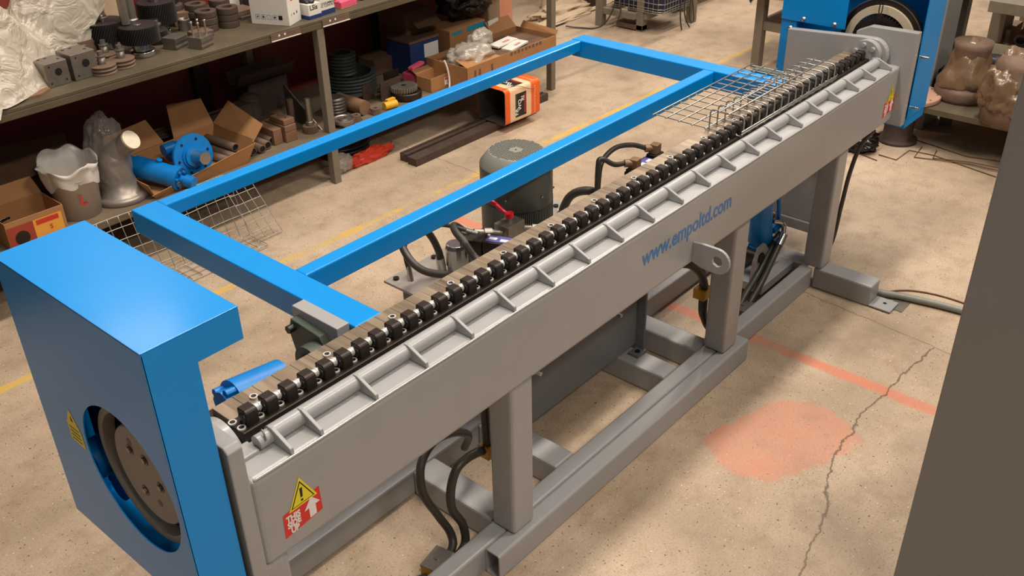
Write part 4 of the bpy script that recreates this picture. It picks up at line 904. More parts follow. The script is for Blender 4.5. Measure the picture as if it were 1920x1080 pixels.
m_ = MB(); m_.prism([(4.10, ZL), (4.40, ZL), (4.40, ZL+.20)], 3.10, 3.106, 'x', X=Matrix.Identity(4)); tag(obj('triangular_plate', m_, DSTEEL, None, .001), 'upright triangular sheet steel plate just left of the front bench leg', 'plate')
m_ = MB(); m_.prism([(0, 0), (.07, 0), (.10, .07), (.085, .078), (.06, .015), (.01, .015), (-.03, .075), (-.045, .068)], 2.92, 3.30, 'x', X=Matrix.Translation((0, 4.58, ZL+.18))); m_.box(2.98, 3.25, 4.56, 4.68, ZL, ZL+.182)
tag(obj('steel_trough', m_, mat('dusty_dark_steel', (88, 76, 70), .6, .3, .2, 12, .2), None, .003), 'dusty folded steel trough at the back left of the bench leg', 'trough')
# right of the leg
m_ = MB()
for k in range(6): m_.lathe([(.045, 0), (.060, .008), (.045, .018)], 32, 0, (3.30, 4.21, ZL+.018*k))
m_.lathe([(.044, 0), (.044, .108)], 32, 0, (3.30, 4.21, ZL)); m_.lathe([(0, .107), (.044, .108)], 32, 0, (3.30, 4.21, ZL))
tag(obj('ribbed_drum', m_, DSTEEL), 'shiny ribbed steel drum just right of the front bench leg', 'drum')
m_ = MB(); m_.cyl((3.395, 4.30, ZL+.042), (3.40, 4.075, ZL+.042), .042, seg=32); tag(obj('round_billet', m_, WOODP, None, .003), 'brown round billet lying front to back beside the ribbed drum', 'billet')
m_ = MB(); m_.lathe([(0, 0), (.064, 0), (.064, .018), (.056, .020), (.050, .014), (.030, .014), (.028, .022), (.012, .022), (.012, .012), (0, .012)], 40, 0, (3.225, 4.06, ZL+.02), smooth=False); m_.lathe([(0, 0), (.05, 0), (.05, .02), (0, .02)], 30, 0, (3.235, 4.06, ZL), smooth=False); tag(obj('flat_pulley', m_, DSTEEL, None, .001), 'flat pale pulley disc with centre bore at the shelf front', 'pulley')
for k, (x, y, l) in enumerate(((3.31, 4.055, 'small steel bracket scrap right of the flat pulley disc'), (3.45, 4.05, 'small bushing scrap in front of the round billet'))):
    m_ = MB(); m_.lathe([(.012, 0), (.028, 0), (.028, .035), (.012, .035), (.012, 0)], 20, 0, (x, y, ZL), smooth=False); m_.box(x-.03, x+.03, y-.02, y+.02, ZL, ZL+.012); tag(obj('steel_scrap', m_, RUSTY, None, .001), l, 'metal scrap')
DG = mat('green_black_pulley', (62, 72, 66), .5, .2, .15, 20, .15)
m_ = MB(); pr = []
for k in range(5): pr += [(.16, .02*k), (.148, .02*k+.010)]
m_.lathe([(.13, 0)]+pr+[(.16, .10), (.13, .10), (.13, .01), (.07, .01)], 56, 0, (3.66, 4.50, ZL), smooth=False); tag(obj('v_belt_pulley', m_, DG), 'large dark green grooved pulley under the smaller one', 'pulley')
m_ = MB(); pr = []
for k in range(6): pr += [(.080, .02*k), (.070, .02*k+.010)]
m_.lathe([(0, 0)]+pr+[(.080, .12), (.05, .12), (.05, .10), (0, .10)], 44, 0, (3.62, 4.50, ZL+.104), smooth=False); tag(obj('v_belt_pulley', m_, DG), 'small dark green grooved pulley standing on the large one', 'pulley')
m_ = MB(); m_.box(3.53, 3.62, 4.24, 4.245, ZL, ZL+.10, X=Matrix.Identity(4)); tag(obj('dark_plate', m_, DRUST, None, .002), 'small dark upright steel plate leaning in front of the green pulleys', 'plate')
m_ = MB(); m_.box(3.60, 3.76, 4.16, 4.168, ZL, ZL+.115); tag(obj('dark_plate', m_, DRUST, None, .002), 'wide dark upright steel plate behind the yellow part', 'plate')
m_ = MB(); m_.box(3.70, 3.82, 4.235, 4.243, ZL, ZL+.13); tag(obj('dark_plate', m_, BLKST, None, .002), 'rear dark upright plate left of the sprocket drum', 'plate')
m_ = MB(); m_.cyl((3.52, 4.05, ZL+.022), (3.60, 4.035, ZL+.022), .022, seg=20); m_.box(3.56, 3.62, 4.06, 4.085, ZL, ZL+.045); tag(obj('yellow_part', m_, YELP, None, .002), 'bright yellow plastic part at the front of the lower shelf', 'plastic part')
m_ = MB(); m_.box(3.50, 3.512, 4.20, 4.212, ZL, ZL+.014); tag(obj('plastic_plug', m_, YELP, None, .001), 'tiny yellow plug behind the brown round billet', 'cap')
m_ = MB(); m_.lathe([(.0, 0), (.085, 0), (.090, .01), (.090, .04), (.083, .045), (.078, .035), (0, .03)], 44, 0, (3.745, 4.10, ZL), smooth=False); tag(obj('shallow_drum', m_, BLKST), 'shallow dark drum carrying the toothed sprocket', 'drum')
m_ = MB(); m_.gear((3.735, 4.11, ZL+.046), .080, .030, 30, depth=.10, steps=1); m_.cyl((3.735, 4.11, ZL+.076), (3.735, 4.11, ZL+.0766), .015, seg=20, mi=1); tag(obj('sprocket', m_, [DSTEEL, BLACK], None, .001), 'pale toothed sprocket lying flat on the shallow drum', 'sprocket')
m_ = MB(); m_.box(3.88, 4.06, 4.52, 4.68, ZL, ZL+.10); tag(obj('dark_carton', m_, CARDD, None, .004), 'low dark carton at the back left of the navy carton', 'box')
nv = thing('navy_carton', 'navy blue carton with a white label in the shade of the shelf', 'box', (4.02, 4.34, ZL), None, -.03)
obj('carton_body', MB().box(0, .24, 0, .22, 0, .20), NAVY, nv, .003, world=False)
m_ = MB(); quad(m_, (.175, 0, .135), (1, 0, 0), (0, 0, 1), .12, .085, 0, .001); obj('white_label', m_, WHITE, nv, world=False)
m_ = MB(); m_.box(-.005, .245, -.005, .225, .20, .215); obj('lid', m_, CARDD, nv, .002, world=False)
foam((3.965, 4.235, ZL+.097), .25, (.07, .02, .020), 'upper strip of pink foam on the lower shelf by the navy carton')
foam((4.02, 4.205, ZL+.076), .15, (.07, .02, .018), 'right strip of pink foam by the small brown carton')
foam((3.98, 4.235, ZL), .12, (.085, .06, .075), 'lowest pink foam slab under the two strips')
sb = carton('small_brown_carton', (3.885, 4.035, ZL), (.18, .12, .085), 'small brown carton with a white label left of the big carton', CARD, .02, True, flaps=(0, .3, 0, 1.2))
m_ = MB(); quad(m_, (.14, 0, .04), (1, 0, 0), (0, 0, 1), .05, .045, 0, .001); quad(m_, (.14, 0, .054), (1, 0, 0), (0, 0, 1), .045, .010, 1, .0015); quad(m_, (.15, 0, .033), (1, 0, 0), (0, 0, 1), .018, .02, 2, .0015); obj('white_label', m_, [WHITE, RINK, INK], sb, world=False)
m_ = MB(); m_.tube([(3.99, 3.99, ZL-.02), (4.015, 4.01, ZL+.06), (4.01, 4.02, ZL+.13), (4.00, 4.03, ZL+.17)], .006, 8); tag(obj('white_strap', m_, WHITE), 'thin white strap standing up in front of the small brown carton', 'strap')
# cartons at the right end
bg_ = thing('large_carton', 'large open brown carton at the right end of the lower shelf', 'box', (4.03, 3.875, ZL))
m_ = MB(); m_.box(0, .84, 0, .34, 0, .004); m_.box(0, .84, 0, .004, 0, .145); m_.box(0, .84, .336, .34, 0, .145); m_.box(0, .004, 0, .34, 0, .145); m_.box(.836, .84, 0, .34, 0, .145); obj('carton_body', m_, CARD, bg_, .0015, world=False)
for P_ in ([(0, 0, .145), (.30, 0, .145), (.26, .12, .17), (.03, .13, .165)], [(.60, .34, .145), (.84, .34, .145), (.83, .40, .21), (.60, .40, .21)], [(.84, 0, .145), (.84, .30, .145), (.86, .29, .185), (.86, .0, .17)]):
    m_ = MB(); m_._add(P_, [(0, 1, 2, 3)]); obj('flap', m_, CARD, bg_, world=False, solid=.004)
m_ = MB()
for a in (.07, .11, .22): quad(m_, (a, 0, .07), (1, 0, 0), (0, 0, 1), .016, .09, 0, .001)
for k in range(9): quad(m_, (.40+.035*k, 0, .132), (1, .0, .0), (0, 0, 1), .02, .02-.006*(k % 2), 1, .001)
obj('printed_marks', m_, [CARDD, mat('dark_brown_print', (96, 84, 76), .8)], bg_, world=False)
for (x, y, z, a, l) in ((4.58, 3.98, ZL+.12, .12, 'lower white booklet lying in the large carton'), (4.56, 4.06, ZL+.13, .02, 'upper white booklet lying in the large carton')):
    m_ = MB(); m_.box(-.09, .10, -.04, .04, 0, .012); quad(m_, (.02, -.01, .012), (1, 0, 0), (0, 1, 0), .06, .022, 1, .0006); o_ = tag(obj('white_booklet', m_, [WHITE, mat('faded_red_print', (206, 140, 124), .6)], None, .001), l, 'booklet', 'booklets in the large carton'); o_.location = (x, y, z); o_.rotation_euler = (0, -.05, a)
m_ = MB(); m_.box(4.06, 4.86, 3.90, 4.20, ZL+.005, ZL+.115); tag(obj('carton_contents', m_, CARDD), 'brown packed cartons filling the large carton below the booklets', 'box')
m_ = MB(); m_.lump((4.22, 4.02, ZL+.15), (.17, .13, .075), 8, .18, 2.5, 4, floor=ZL+.117, ridge=.35); m_.lump((4.40, 4.10, ZL+.19), (.10, .06, .07), 4, .15, 2.5, 4, floor=ZL+.117, ridge=.2)
tag(obj('clear_bag', m_, CLRBAG), 'crumpled clear plastic bag bulging out of the large carton', 'bag')
ob_ = thing('taped_carton', 'brown carton with teal tape behind the clear bag', 'box', (4.30, 4.27, ZL), None, .03)
obj('carton_body', MB().box(0, .34, 0, .22, 0, .23), CARD, ob_, .003, world=False)
for q_ in ((.25, .205, .17, .032), (.12, .05, .10, .035), (.07, .205, .10, .02)):
    m_ = MB(); quad(m_, (q_[0], 0, q_[1]), (1, 0, 0), (0, 0, 1), q_[2], q_[3], 0, .001); obj('teal_tape', m_, TEAL, ob_, world=False)
for (x, z, a, h, l) in ((4.70, 0, .10, .20, 'white printed sheet standing beside the taped carton'), (4.80, 0, .12, .15, 'shorter white sheet standing right of the printed one')):
    m_ = MB(); m_.box(-.055, .055, -.002, .002, 0, h); m_.lathe([(.014, 0), (.020, 0)], 24, 1, (.0, -.0026, h*.3), (0, -1, 0), smooth=False) if h > .17 else None
    o_ = tag(obj('white_sheet', m_, [WHITE, RINK]), l, 'paper'); o_.location = (x, 4.24, ZL+.02); o_.rotation_euler = (-.12, 0, a)
m_ = MB(); m_.box(4.10, 4.30, 4.45, 4.70, ZL, ZL+.36); m_._add([(4.10, 4.45, .66), (4.30, 4.45, .66), (4.27, 4.30, .59), (4.08, 4.32, .59)], [(0, 1, 2, 3)]); tag(obj('open_dark_carton', m_, CARDD, None, .002), 'tall dark carton with one flap hanging, behind the navy carton', 'box')
tag(obj('black_bag', MB().lump((4.60, 4.42, ZL+.36), (.22, .15, .14), 3, .2, 2.5, 4, floor=ZL+.232, ridge=.3), BLKBAG), 'shiny black plastic bag lying on the taped carton', 'bag')
m_ = MB(); m_.box(4.86, 4.98, 4.45, 4.68, ZL, ZL+.34); tag(obj('pale_carton', m_, CARDL, None, .004), 'pale carton standing at the very right end of the lower shelf', 'box')
# ---------------------------------------------------------------- on the floor in front of the bench
# two channel bars
for (x0, x1, y0, h, l) in ((3.545, 4.85, 3.925, .05, 'rear long rusty channel bar on the floor under the paint tin'), (3.535, 4.62, 3.835, .046, 'front long rusty channel bar on the floor under the paint tin')):
    m_ = MB(); m_.prism([(y0, 0), (y0+.055, 0), (y0+.055, h), (y0+.040, h), (y0+.040, h-.012), (y0+.028, h-.012), (y0+.028, h), (y0, h)] if y0 > 3.9 else [(y0, 0), (y0+.072, 0), (y0+.072, h), (y0, h)], x0, x1, 'x')
    tag(obj('channel_bar', m_, DRUST, None, .001), l, 'steel bar')
# square paint tin on its side
tin = thing('paint_tin', 'square orange and cream tin lettered FAWORI lying on its side', 'tin', (4.222, 3.752, .052), None, -.04)
W_, D_, H_ = .315, .225, .222
m_ = MB(); k_ = .004
def rr_prof(w, h, r, n=5):
    P = []
    for cx_, cz_, a0 in ((w-r, r, -PI/2), (w-r, h-r, 0), (r, h-r, PI/2), (r, r, PI)):
        for i in range(n+1):
            a = a0+PI/2*i/n; P.append((cx_+r*math.cos(a), cz_+r*math.sin(a)))
    return P
P1 = rr_prof(D_, H_, .022); P2 = [(k_+(p[0])*(D_-2*k_)/D_, k_+p[1]*(H_-2*k_)/H_) for p in P1]; n = len(P1)
def band(m, x0, x1, mi, s=0):
    V = [(x, p[0], p[1]) for x in (x0, x1) for p in P1]; m._add(V, [(i, (i+1) % n, n+(i+1) % n, n+i) for i in range(n)], mi, True)
band(m_, 0, .045, 1); band(m_, .045, .235, 0); band(m_, .235, W_, 1)
V = [(0, p[0], p[1]) for p in P1]+[(0, p[0], p[1]) for p in P2]+[(W_-.004, p[0], p[1]) for p in P2]
m_._add(V, [(i, (i+1) % n, n+(i+1) % n, n+i) for i in range(n)]+[(n+i, n+(i+1) % n, 2*n+(i+1) % n, 2*n+i) for i in range(n)]+[tuple(range(2*n, 3*n))], 2)
m_._add([(W_, p[0], p[1]) for p in P1], [tuple(range(n))], 1)
obj('tin_body', m_, [CREAM, ORNG, mat('dull_tin_inside', (120, 114, 106), .4, .8, .2, 12)], tin, world=False)
for o_, R_, U_ in (((.14, 0, .105), (1, 0, 0), (0, 0, 1)), ((.14, .10, H_), (1, 0, 0), (0, 1, 0))):
    m_ = MB(); R, U = Vector(R_), Vector(U_)
    quad(m_, o_, R, U, .098, .150, 0, .0008); quad(m_, Vector(o_)+R*.036-U*.0, R, U, .014, .12, 1, .0012); quad(m_, Vector(o_)-R*.044, R, U, .006, .14, 3, .0012)
    for t_, a, b in (('FA', -.032, -.050), ('WO', -.006, .0), ('RI', .020, .045)): put_text(m_, t_, .040, Vector(o_)+R*(a*1.05-.004)+U*(b*.8), U, -R, 2, .022, sx=.95, lift=.0016)
    obj('brand_panel', m_, [INK, mat('dark_red_print', (160, 30, 34), .4), WHITEL, mat('green_print', (40, 120, 80), .4)], tin, world=False)
    m_ = MB(); put_text(m_, 'DEKORATIF BOYALAR', .018, Vector(o_)+R*.128, U, -R, 0, .012, lift=.0009); obj('side_lettering', m_, CREAM, tin, world=False)
m_ = MB(); m_.tube([(.0, .05, H_+.002), (.05, .02, H_+.008), (.12, .0, H_+.004), (.20, -.004, H_-.03), (.26, -.004, H_-.05)], .0018, 6); obj('wire_handle', m_, DSTEEL, tin, world=False)
# bags and black coil under the shelf
tag(obj('red_bag', MB().lump((3.43, 4.115, .025), (.17, .028, .055), 6, .25, 3, 4, floor=.002, ridge=.3), REDB), 'crumpled red plastic bag on the floor under the bench', 'bag')
tag(obj('clear_bag', MB().lump((3.23, 4.13, .045), (.085, .05, .06), 2, .15, 2.5, 4, floor=.002, ridge=.25), CLRBAG), 'clear plastic bag on the floor by the front bench leg', 'bag')
m_ = MB()
for k in range(4):
    for z in range(3): m_.tube([(3.42+(.15-.018*k)*math.cos(t), 4.33+(.13-.018*k)*math.sin(t), .018+.024*z) for t in [2*PI*i/24 for i in range(24)]], .011, 8, closed=True, smooth_path=False)
tag(obj('hose_coil', m_, BLACK), 'coil of black hose on the floor behind the red bag', 'hose')
# wire mesh panel leaning against the lower shelf
def mesh_panel(pts_fn, nx, ny, name, mats, parent=None, r=.0021):
    m = MB()
    for i in range(nx+1): m.tube([pts_fn(i/nx, v/24) for v in range(25)], r, 6, smooth_path=False)
    for j in range(ny+1): m.tube([pts_fn(u/30, j/ny) for u in range(31)], r, 6, smooth_path=False)
    return m
def f1(u, v):
    # v from the top edge (0) to the free floor edge (1)
    x = 1.60+u*.80; L_ = v*.50
    if L_ < .34: y, z = 3.985-.35*L_, .318-.90*L_
    else: q = L_-.34; y, z = 3.866-q*.92, max(.012, .012+.0*q)
    return (x, y, z+.004*math.sin(u*9))
tag(obj('wire_mesh_panel', mesh_panel(f1, 15, 9, '', None), ZINC), 'bent wire mesh panel leaning against the front of the lower shelf', 'wire mesh')
def f2(u, v):
    y = 3.96-.17*v; return (2.36+u*.15+.03*v, y, .262-.25*v)
tag(obj('wire_mesh_panel', mesh_panel(f2, 3, 6, '', None), ZINC), 'narrow wire mesh offcut at the right end of the leaning mesh panel', 'wire mesh')
# folded wire mesh in the machine
WM = thing('bent_wire_mesh', 'galvanised wire mesh with a box fold lying across the black fingers', 'wire mesh', (3.37, 1.70, .935))
def prof(u):
    pass
path = [(1.912, .938), (1.80, .938), (1.70, .937), (1.60, .9725), (1.575, .960), (1.556, .937)]
hoop = [(1.575, .9725), (1.558, .958), (1.546, .938)]
top = 1.012
xs = [3.008+.0563*i for i in range(14)]
m_ = MB()
for i, x in enumerate(xs):
    m_.tube([(x, 1.912, .9355), (x, 1.80, .9355), (x, 1.70, .9355), (x, 1.625, .9355)], .0026, 8)
    P_ = [(x+.006, 1.572, .936), (x+.006, 1.560, .934), (x+.004, 1.547, .936), (x+.002, 1.540, .946), (x, 1.538, .965), (x, 1.538, .992), (x, 1.541, 1.006), (x, 1.553, top), (x, 1.60, top), (x, 1.658, top), (x, 1.672, 1.005), (x, 1.676, .990), (x, 1.676, .938)]
    m_.tube(P_, .0028, 8)
obj('cross_wire', m_, ZINC, WM)
m_ = MB()
for y, z in ((1.910, .9395), (1.853, .9395), (1.796, .9395), (1.739, .9395), (1.682, .9395), (1.5345, .962), (1.5355, .952), (1.592, top+.004), (1.632, top+.004), (1.680, .985)):
    m_.tube([(2.990, y, z), (3.37, y, z), (3.755, y, z)], .0028, 8, smooth_path=False)
obj('long_wire', m_, ZINC, WM)

# ---------------------------------------------------------------- background left and centre
cs = thing('basket_stand', 'grey steel stand holding a wire basket, in the far background', 'stand', (6.65, 4.45, 0))
for x, y in ((6.44, 4.66), (6.50, 4.30), (6.95, 4.12), (6.90, 4.66)): obj('leg', MB().box(x, x+.07, y, y+.06, 0, .75), BLEG, cs, .003)
m_ = MB(); m_.box(6.455, 6.50, 4.35, 4.67, .10, .15); m_.box(6.51, 6.95, 4.27, 4.31, .10, .15); m_.box(6.51, 6.93, 4.62, 4.66, .10, .15); obj('side_rail', m_, BLEG, cs, .003)
obj('base_plate', MB().box(6.50, 6.60, 4.30, 4.55, .01, .05), RUSTY, cs, .002)
bk2 = thing('wire_basket', 'wire basket with a dark blue liner on the grey stand', 'basket', (6.72, 4.36, .15))
m_ = MB(); m_.box(6.52, 6.92, 4.14, 4.60, .17, .60); obj('liner', m_, mat('dark_blue_liner', (38, 40, 66), .6, 0, .1), bk2, .02)
m_ = MB()
for z in (.165, .18, .20, .24, .30, .36, .42, .50): m_.tube([(6.50, 4.60, z), (6.50, 4.16, z), (6.53, 4.12, z), (6.90, 4.12, z), (6.94, 4.16, z), (6.94, 4.60, z)], .003, 6, smooth_path=False)
for k in range(10): m_.cyl((6.50, 4.16+.046*k, .16), (6.50, 4.16+.046*k, .6), .002, seg=6); m_.cyl((6.53+.04*k, 4.12, .16), (6.53+.04*k, 4.12, .6), .002, seg=6)
obj('basket_wires', m_, ZINC, bk2)
m_ = MB(); m_.tube([(6.43, 4.55, .45), (6.42, 4.52, .20), (6.36, 4.60, .03), (6.28, 4.75, .01), (6.22, 4.85, .02)], .006, 6); m_.tube([(6.43, 4.50, .45), (6.425, 4.46, .18), (6.40, 4.48, .06)], .005, 6); tag(obj('loose_strap', m_, RUBBER), 'dark loose straps hanging from the left side of the basket stand', 'strap')
m_ = MB(); m_.tube([(6.70, 4.09, .5), (6.70, 4.08, .15), (6.72, 4.07, .01)], .006, 6); m_.tube([(6.78, 4.09, .5), (6.76, 4.08, .15), (6.82, 4.06, .01)], .006, 6); m_.tube([(6.86, 4.09, .5), (6.84, 4.08, .10), (6.88, 4.06, .06), (6.86, 4.09, .3)], .005, 6); tag(obj('loose_strap', m_, RUBBER), 'dark loose straps hanging from the right side of the basket stand', 'strap')
# things behind the bench end
m_ = MB(); m_.lump((6.60, 5.16, .03), (.38, .12, .07), 1, .25, 3, 4, floor=.0); m_.lump((6.1, 5.02, .0), (.8, .08, .04), 9, .25, 4, 4, floor=.0)
tag(obj('concrete_rubble', m_, PLAST), 'low ridge of broken plaster and concrete at the foot of the cream pier', 'rubble', None, 'stuff')
m_ = MB(); m_.box(6.80, 6.90, 5.05, 5.13, 0, 1.6); tag(obj('steel_post', m_, WTRIM, None, .004), 'dark steel post standing in front of the cream pier', 'post')
m_ = MB(); m_.lathe([(0, 0), (.08, 0), (.07, .03), (.055, .30), (.06, .5), (0, .5)], 28, 0, (6.62, 5.35, 0)); tag(obj('plaster_bollard', m_, PLAST), 'cream plastered stub left of the dark steel post', 'stub')
m_ = MB(); m_.box(6.45, 6.75, 5.9, 6.2, 0, .5); tag(obj('dark_crate', m_, WTRIM, None, .004), 'dark crate far behind the bench end at the top of the view', 'crate')
sl = thing('low_rail_rack', 'long low steel rack running along the floor behind the basket stand', 'rack', (9, 4.5, 0))
m_ = MB(); m_.box(7.1, 11.5, 4.35, 4.41, .12, .22); m_.box(7.1, 11.5, 4.75, 4.81, .12, .22); obj('rail', m_, BLEG, sl, .003)
for x in (7.2, 9.2, 11.2): obj('foot', MB().box(x, x+.08, 4.36, 4.80, 0, .12), BLEG, sl, .003)
obj('shelf_panel', MB().box(7.1, 11.5, 4.41, 4.75, .13, .15), WTRIM, sl)
# right side stand with creased sheet
st = thing('side_stand', 'narrow steel stand with a creased cream sheet on top, left of the far guard', 'stand', (6.7, 2.9, 0))
for x, y in ((6.27, 3.15), (6.27, 2.45), (6.95, 3.15), (6.95, 2.45)): obj('leg', MB().box(x, x+.07, y, y+.06, 0, .80), BLEG, st, .003)
m_ = MB(); m_.box(6.29, 6.33, 2.5, 3.16, .27, .33); m_.box(6.34, 6.96, 2.46, 2.50, .27, .33); m_.box(6.34, 6.96, 3.16, 3.20, .27, .33); obj('side_rail', m_, BLEG, st, .003)
obj('lower_shelf', MB().box(6.33, 6.96, 2.50, 3.16, .325, .34), mat('brown_stained_board', (120, 92, 74), .7, 0, .4, 12, .2), st)
obj('stand_top', MB().box(6.22, 7.05, 2.40, 3.24, .80, .83), BLEG, st, .003)
m_ = MB(); NX = 40; V = []; F = []
for j in range(NX+1):
    for i in range(NX+1):
        u, v = i/NX, j/NX; y = 3.30-.85*u; s_ = v*1.05
        if s_ < .40: x, z = 6.20-.0, .50+.345*(s_/.40)
        else: x, z = 6.20+(s_-.40), .845
        n_ = noise.noise(Vector((x*6, y*6, z*6)))*.03+abs(noise.noise(Vector((x*14, y*14, z*14))))*.02
        V.append((x-n_*(1 if s_ < .4 else 0)-.012+.03*noise.noise(Vector((y*5, 1, 1)))*(s_ < .1), y, z+n_*(1 if s_ >= .4 else .4)+(.06*u if s_ < .05 else 0)))
        if i < NX and j < NX: k_ = j*(NX+1)+i; F.append((k_, k_+1, k_+NX+2, k_+NX+1))
m_._add(V, F, 0, True); tag(obj('creased_sheet', m_, mat('glossy_cream_sheet', (206, 180, 142), .35, 0, .12, 10, .6, bscale=22), None, solid=.003), 'creased shiny cream sheet hanging over the side stand', 'sheet')
m_ = MB(); pts = [(0, .10), (.045, .03), (.05, -.03), (0, -.11), (-.055, -.03), (-.05, .04)]
m_.prism(pts, 0, .004, 'x', X=Matrix.Translation((6.16, 3.20, .58))); m_.tube([(6.158, 3.20+p[0], .58+p[1]) for p in pts]+[(6.158, 3.20, .68)], .005, 6, 1, smooth_path=False)
tag(obj('dark_tag', m_, [WTRIM, WHITE]), 'dark lozenge with a white edge hanging from the creased sheet', 'tag')

# ---------------------------------------------------------------- background right
pf = thing('low_platform', 'low steel platform on the right carrying wrapped machine parts', 'platform', (6.2, 1.2, 0))
obj('deck', MB().box(5.50, 6.95, .45, 1.86, .235, .27), BENCH, pf, .003)
for x, y in ((6.0, 1.70), (6.8, 1.70), (6.0, .55), (6.8, .55)): obj('leg', MB().box(x, x+.06, y, y+.06, 0, .235), BLEG, pf, .003)
wfl = thing('wrapped_flange', 'round flanged part wrapped in brown film on the low platform', 'flange', (5.79, 1.60, .27))
m_ = MB(); m_.lathe([(0, 0), (.155, 0), (.16, .02), (.16, .055), (.15, .075), (.135, .08), (.098, .10), (.090, .24), (.10, .29), (.105, .33), (0, .335)], 48); obj('flange_body', m_, RUSTY, wfl, world=False)
m_ = MB(); m_.lump((0, 0, .16), (.165, .165, .19), 3, .10, 2, 4, floor=.002, ridge=.12)
for v_ in m_.bm.verts:
    z = v_.co.z; k_ = 1.0 if z < .10 else max(.70, 1-(z-.10)*3.2); k_ = k_ if z < .26 else .70+(z-.26)*.9; v_.co.x *= k_; v_.co.y *= k_
obj('brown_wrap', m_, BROWNWRAP, wfl, world=False)
wl = thing('wrapped_casting', 'big casting wrapped in crumpled film at the front of the low platform', 'casting', (5.58, 1.28, .27))
m_ = MB(); m_.lathe([(0, 0), (.15, 0), (.15, .08), (.12, .12), (.13, .30), (.10, .36), (0, .36)], 32); obj('casting_body', m_, RUSTY, wl, world=False)
m_ = MB(); m_.lump((0, 0, .16), (.175, .18, .22), 7, .16, 2.2, 5, floor=-.03, ridge=.22); obj('film_wrap', m_, BROWNWRAP, wl, world=False)
m_ = MB(); m_.lathe([(0, 0), (.055, 0), (.055, .11), (.045, .115), (0, .10)], 28, 0, (6.30, 1.60, .27)); tag(obj('black_pipe_stub', m_, BLACK), 'short black pipe stub standing behind the wrapped parts', 'pipe')
tag(obj('black_film_heap', MB().lump((6.05, 1.70, .30), (.20, .20, .08), 6, .25, 3, 4, floor=.271, ridge=.3), BLKBAG), 'heap of dark film on the platform behind the wrapped flange', 'bag')
m_ = MB(); m_.box(5.84, 6.10, 1.80, 2.05, 0, 1.7); tag(obj('grey_column', m_, CABG, None, .006), 'grey sheet metal column right behind the far blue guard', 'column')
ped = thing('flanged_pedestal', 'rusty cast pedestal with round flanges under the far end plate', 'pedestal', (5.60, 1.86, 0))
m_ = MB(); m_.lathe([(0, 0), (.115, 0), (.115, .018), (.085, .024), (.080, .22), (0, .22)], 48); obj('column', m_, DRUST, ped, world=False)
m_ = MB(); m_.lathe([(0, .215), (.08, .215), (.16, .262), (.195, .275), (.195, .295), (.19, .300), (0, .300)], 56); obj('top_flange', m_, mat('pink_brown_primer', (182, 142, 118), .6, 0, .15, 14, .1), ped, .001, world=False)
m_ = MB()
for k in range(10):
    t = k*2*PI/10; m_.cyl((.172*math.cos(t), .172*math.sin(t), .300), (.172*math.cos(t), .172*math.sin(t), .3006), .006, seg=10)
obj('bolt_hole', m_, BLACK, ped, world=False)
tag(obj('black_bag', MB().lump((5.33, 1.99, .05), (.10, .12, .075), 4, .25, 3, 4, floor=.002, ridge=.35), BLKBAG), 'small shiny black bag on the floor by the flanged pedestal', 'bag')
# second low bench with pipes, far right
b2 = thing('low_bench', 'low steel bench in the far right corner with pipes beneath', 'bench', (7.9, 1.3, 0))
obj('bench_top', MB().box(7.30, 8.6, .3, 1.98, .37, .448), BLEG, b2, .003)
for x, y in ((7.62, 2.03), (8.4, 2.03), (7.62, .35), (8.4, .35)): obj('leg', MB().box(x, x+.22, y-.10, y, 0, .37), BLEG, b2, .003)
m_ = MB(); m_.cyl((7.62, 2.08, .05), (7.45, 1.55, .05), .042, seg=24); m_.cyl((7.555, 1.87, .05), (7.54, 1.82, .05), .056, seg=24); tag(obj('steel_pipe', m_, RUSTY), 'brown flanged pipe lying in front of the low bench', 'pipe')
m_ = MB(); m_.lathe([(.030, 0), (.045, 0), (.045, .3), (.030, .3), (.030, 0)], 28, 0, (7.62, 1.80, .12), (1, .1, 0)); m_.lathe([(0, .02), (.03, .02)], 24, 1, (7.62, 1.80, .12), (1, .1, 0)); tag(obj('steel_pipe', m_, [RUSTY, BLACK]), 'pipe stub with its open round end facing the aisle, under the low bench', 'pipe')
m_ = MB(); m_.box(7.70, 8.0, 1.90, 2.02, 0, .16); tag(obj('pale_block', m_, CARDL, None, .004), 'pale block lying behind the brown flanged pipe', 'block')
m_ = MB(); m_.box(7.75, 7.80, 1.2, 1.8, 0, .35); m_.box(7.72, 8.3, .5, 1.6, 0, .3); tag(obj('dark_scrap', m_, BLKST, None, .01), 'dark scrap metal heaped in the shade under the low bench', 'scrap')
m_ = MB(); m_.lump((7.6, 1.75, .46), (.12, .12, .02), 2, .2, 3, 3, floor=.449); tag(obj('clear_bag', m_, CLRBAG), 'small clear bag on top of the low bench', 'bag')
ps = thing('round_stand', 'black post with a round dark top behind the wrapped flange', 'stand', (7.62, 2.24, 0))
m_ = MB(); m_.box(-.045, .045, -.045, .045, .01, .43); m_.lathe([(0, 0), (.14, 0), (.14, .012), (0, .012)], 32, smooth=False); obj('post', m_, BLACK, ps, .003, world=False)
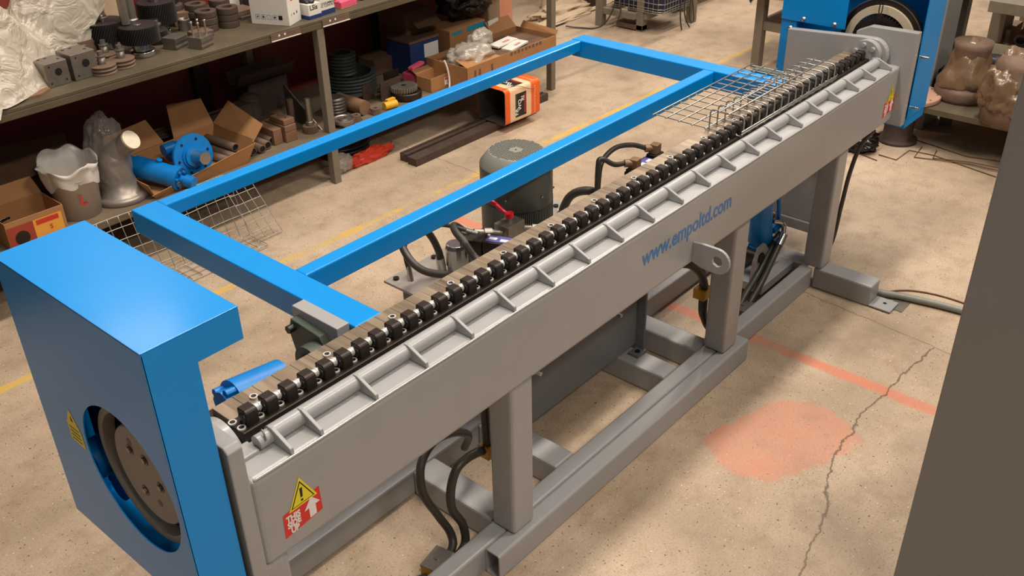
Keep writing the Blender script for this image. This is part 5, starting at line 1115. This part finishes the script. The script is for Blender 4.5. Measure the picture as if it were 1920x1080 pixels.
m_ = MB(); m_.lathe([(0, .43), (.17, .43), (.18, .45), (.18, .47), (0, .475)], 36); obj('round_top', m_, mat('dark_grey_paint', (58, 56, 58), .5), ps, world=False)
# bent rods on the floor
def rod(pts, label):
    tag(obj('bent_steel_rod', MB().tube([(x, y, z) for x, y, z in pts], .003, 6, smooth_path=False), OILWR), label, 'rod', 'bent rods on the floor')
rod([(5.317, 1.85, .004), (5.306, 1.742, .004), (5.486, 1.737, .004), (5.50, 1.60, .004), (5.416, 1.229, .004)], 'bent rod with a zigzag end lying nearest the flanged pedestal')
rod([(5.575, 1.699, .004), (5.405, 1.677, .004), (5.49, 1.40, .010), (5.489, 1.15, .010)], 'bent rod with the left upright hook on the floor')
rod([(5.574, 1.612, .004), (5.456, 1.589, .004), (5.50, 1.40, .016), (5.53, 1.15, .016)], 'bent rod with the right upright hook on the floor')
rod([(5.662, 1.771, .004), (5.60, 1.45, .004), (5.68, 1.15, .004)], 'straight thin rod lying closest to the low platform')
rod([(5.271, 1.972, .004), (5.232, 1.824, .004)], 'short straight rod by the black bag')
# conduit and cable by the right foot
tag(obj('grey_conduit', MB().tube([(3.815, 1.30, .022), (3.829, 1.22, .020), (3.866, 1.11, .018), (3.908, .884, .018), (3.93, .5, .018)], .0155, 12), mat('grey_conduit_plastic', (132, 132, 122), .45, 0, .1, 30, .1)), 'thick grey flexible conduit on the floor by the right foot', 'conduit')
tag(obj('thin_cable', MB().tube([(3.86, 1.22, .004), (3.96, 1.12, .004), (4.0, .95, .004), (3.97, .7, .004)], .004, 8), OILWR), 'thin brown cable on the floor beside the grey conduit', 'cable')
part('power_cable', MB().tube([(4.20, 1.50, .60), (4.155, 1.535, .52), (4.11, 1.545, .40), (4.09, 1.55, .25), (4.04, 1.55, .06), (4.00, 1.60, .012)], .010, 10), RUBBER)
# cabinet at the right edge of the view
cb = thing('grey_cabinet', 'tall plain grey cabinet cut off by the right edge of the view', 'cabinet', (2.6, .1, 0))
obj('cabinet_body', MB().box(2.205, 2.95, -.45, .50, .06, 2.0), CABG, cb, .004)
obj('plinth', MB().box(2.225, 2.93, -.43, .48, 0, .06), BLACK, cb)
